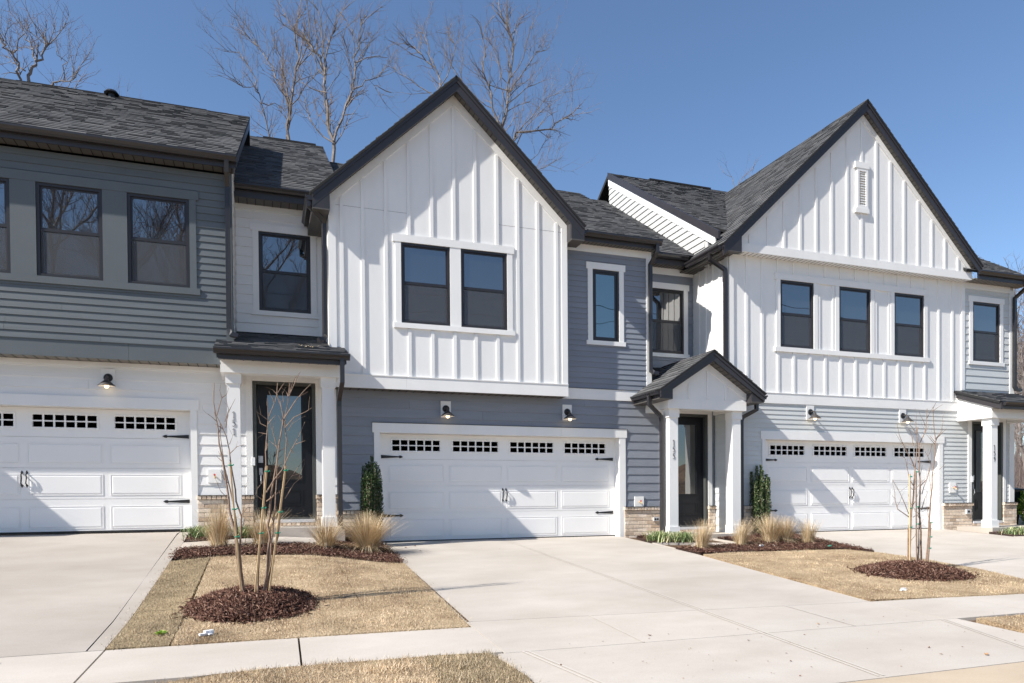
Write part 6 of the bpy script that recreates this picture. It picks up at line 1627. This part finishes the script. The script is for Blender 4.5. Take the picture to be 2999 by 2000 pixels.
BGL = ['bare tree with twin pale trunks, second from the left above the recessed roof', 'tall forked bare tree between the left roof and the white gable',
       'bare tree rising just left of the tip of the white middle gable', 'broad bare tree with a low horizontal limb right of the middle gable',
       'bare tree over the far left roof ridge', 'faint distant bare tree beyond the valley left of the big gable']
for i, (d, lb) in enumerate(zip(BG, BGL)): bare_tree([(a, [tuple(p) for p in b]) for a, b in d], lb, rsT, dens=1.0 if i < 5 else 0.45)

def random_tree(x, y, h, rs, lab, group, lean=0.0, dens=0.7, r=0.16):
    top = Vector((x+rs.normal(0, h*0.04)+lean*h, y+rs.normal(0, h*0.03), h))
    b = Vector((x, y, h*0.12)); main = [tuple(b.lerp(top, k/5)+Vector((rs.normal(0, .15), rs.normal(0, .15), 0))) for k in range(6)]
    data = [(r, main)]
    for i in range(7):
        u = rs.uniform(0.25, 0.85); p = b.lerp(top, u); a = rs.uniform(0, 6.28); L = h*rs.uniform(0.18, 0.34)*(1.15-u*0.6)
        q = p+Vector((math.cos(a)*L*0.45, math.sin(a)*L*0.45, L*0.55)); q2 = q+Vector((math.cos(a)*L*0.25, math.sin(a)*L*0.25, L*0.5))
        data.append((r*0.45, [tuple(p), tuple(q), tuple(q2)]))
    return bare_tree(data, lab, rs, group=group, dens=dens, Ls=(h*0.10, h*0.06, h*0.035))
# a few more crowns low behind the ridges
for (x, y, h) in ((-2.6, 47, 19.5), (6.4, 46, 19.5), (-9, 42, 21)):
    random_tree(x, y, h, rsT, {-2.6: 'small bare crown just above the right end of the left roof', 6.4: 'low bare crown between the forked tree and the white gable', -9: 'bare tree left of the picture behind the left house'}[x], 'bare trees behind the houses')
# woodland at the right
woods = []
for i in range(40):
    y = rsT.uniform(24, 58); u = rsT.uniform(1.375, 1.47); woods.append((u*y, y))
woods.sort(key=lambda p: p[1])
for i, (x, y) in enumerate(woods):
    random_tree(x, y, y*rsT.uniform(0.30, 0.46), rsT, 'thin bare woodland tree beyond the right end of the row', 'woodland trees at the right edge', dens=0.7 if i < 16 else 0.4, r=rsT.uniform(0.09, 0.17))
mb = MB(); V = []; 
brush = []
for i in range(1500):
    y = rsT.uniform(25, 60); x = y*rsT.uniform(1.36, 1.50); h = rsT.uniform(0.6, 4.5)
    brush.append((0.012, [(x, y, 0), (x+rsT.normal(0, .2), y, h*0.5), (x+rsT.normal(0, .5), y+rsT.normal(0, .3), h)]))
tw = twigs_from(brush, 1.2, 0.9, 0.008, rsT, up=0.4)
twig_mesh('undergrowth', brush+tw, 'twig', None)
# hills of far woodland all round (brown, low)
def far_hill(name, x0, x1, y, h, mat):
    mb = MB(); n = 60; prev = None
    for i in range(n+1):
        x = x0+(x1-x0)*i/n; hh = h*(0.8+0.25*math.sin(i*0.7)+0.15*math.sin(i*1.9+1))
        row = [(x, y, -0.8), (x, y+(12 if y > 0 else -12), hh*0.75), (x, y+(30 if y > 0 else -30), hh), (x, y+(80 if y > 0 else -80), -0.8)]
        o = len(mb.v); mb.v += row
        if prev is not None:
            for k in range(3): mb.f.append((prev+k, o+k, o+k+1, prev+k+1)); mb.mi.append(0)
        prev = o
    return mb.build(name, mat, kind='structure')
far_hill('hill', 70, 200, 64, 6.5, 'leaf_litter')
far_hill('hill', -150, 150, -70, 6.5, 'leaf_litter')

# ------------------------------------------------------------ across the street (mirrored in the windows)
for i, (x, y, h) in enumerate(((-12.5, -27, 25), (-8.2, -31, 27), (-17, -30, 24), (-4.8, -34, 25), (0.4, -30, 23), (-22, -34, 24))):
    tr_ = random_tree(x, y, h, rsT, ['bare tree across the street, mirrored in the middle slate window', 'bare tree across the street, mirrored in the right slate window', 'bare tree across the street, mirrored in the leftmost slate window', 'bare tree across the street, mirrored in the white recess window', 'bare tree across the street, mirrored in the glass of door 151', 'bare tree across the street, farthest left'][i], 'bare trees across the street', dens=1.0, r=0.42)
for i, (z, y) in enumerate(((11.4, -9.5), (12.3, -9.5), (10.2, -9.2))):
    t = None
    pts = []
    for k in range(41):
        x = -60+4*k; s = ((x+60) % 44)/44; pts.append((x, y, z-1.3*4*s*(1-s)))
    mb = MB(); mb.tube(pts, 0.018, 5)
    tag(mb.build('overhead_cable', 'cable'), ['middle', 'upper', 'lower'][i]+' sagging utility cable along the far side of the street, mirrored in the windows', 'cable', 'overhead cables along the street')
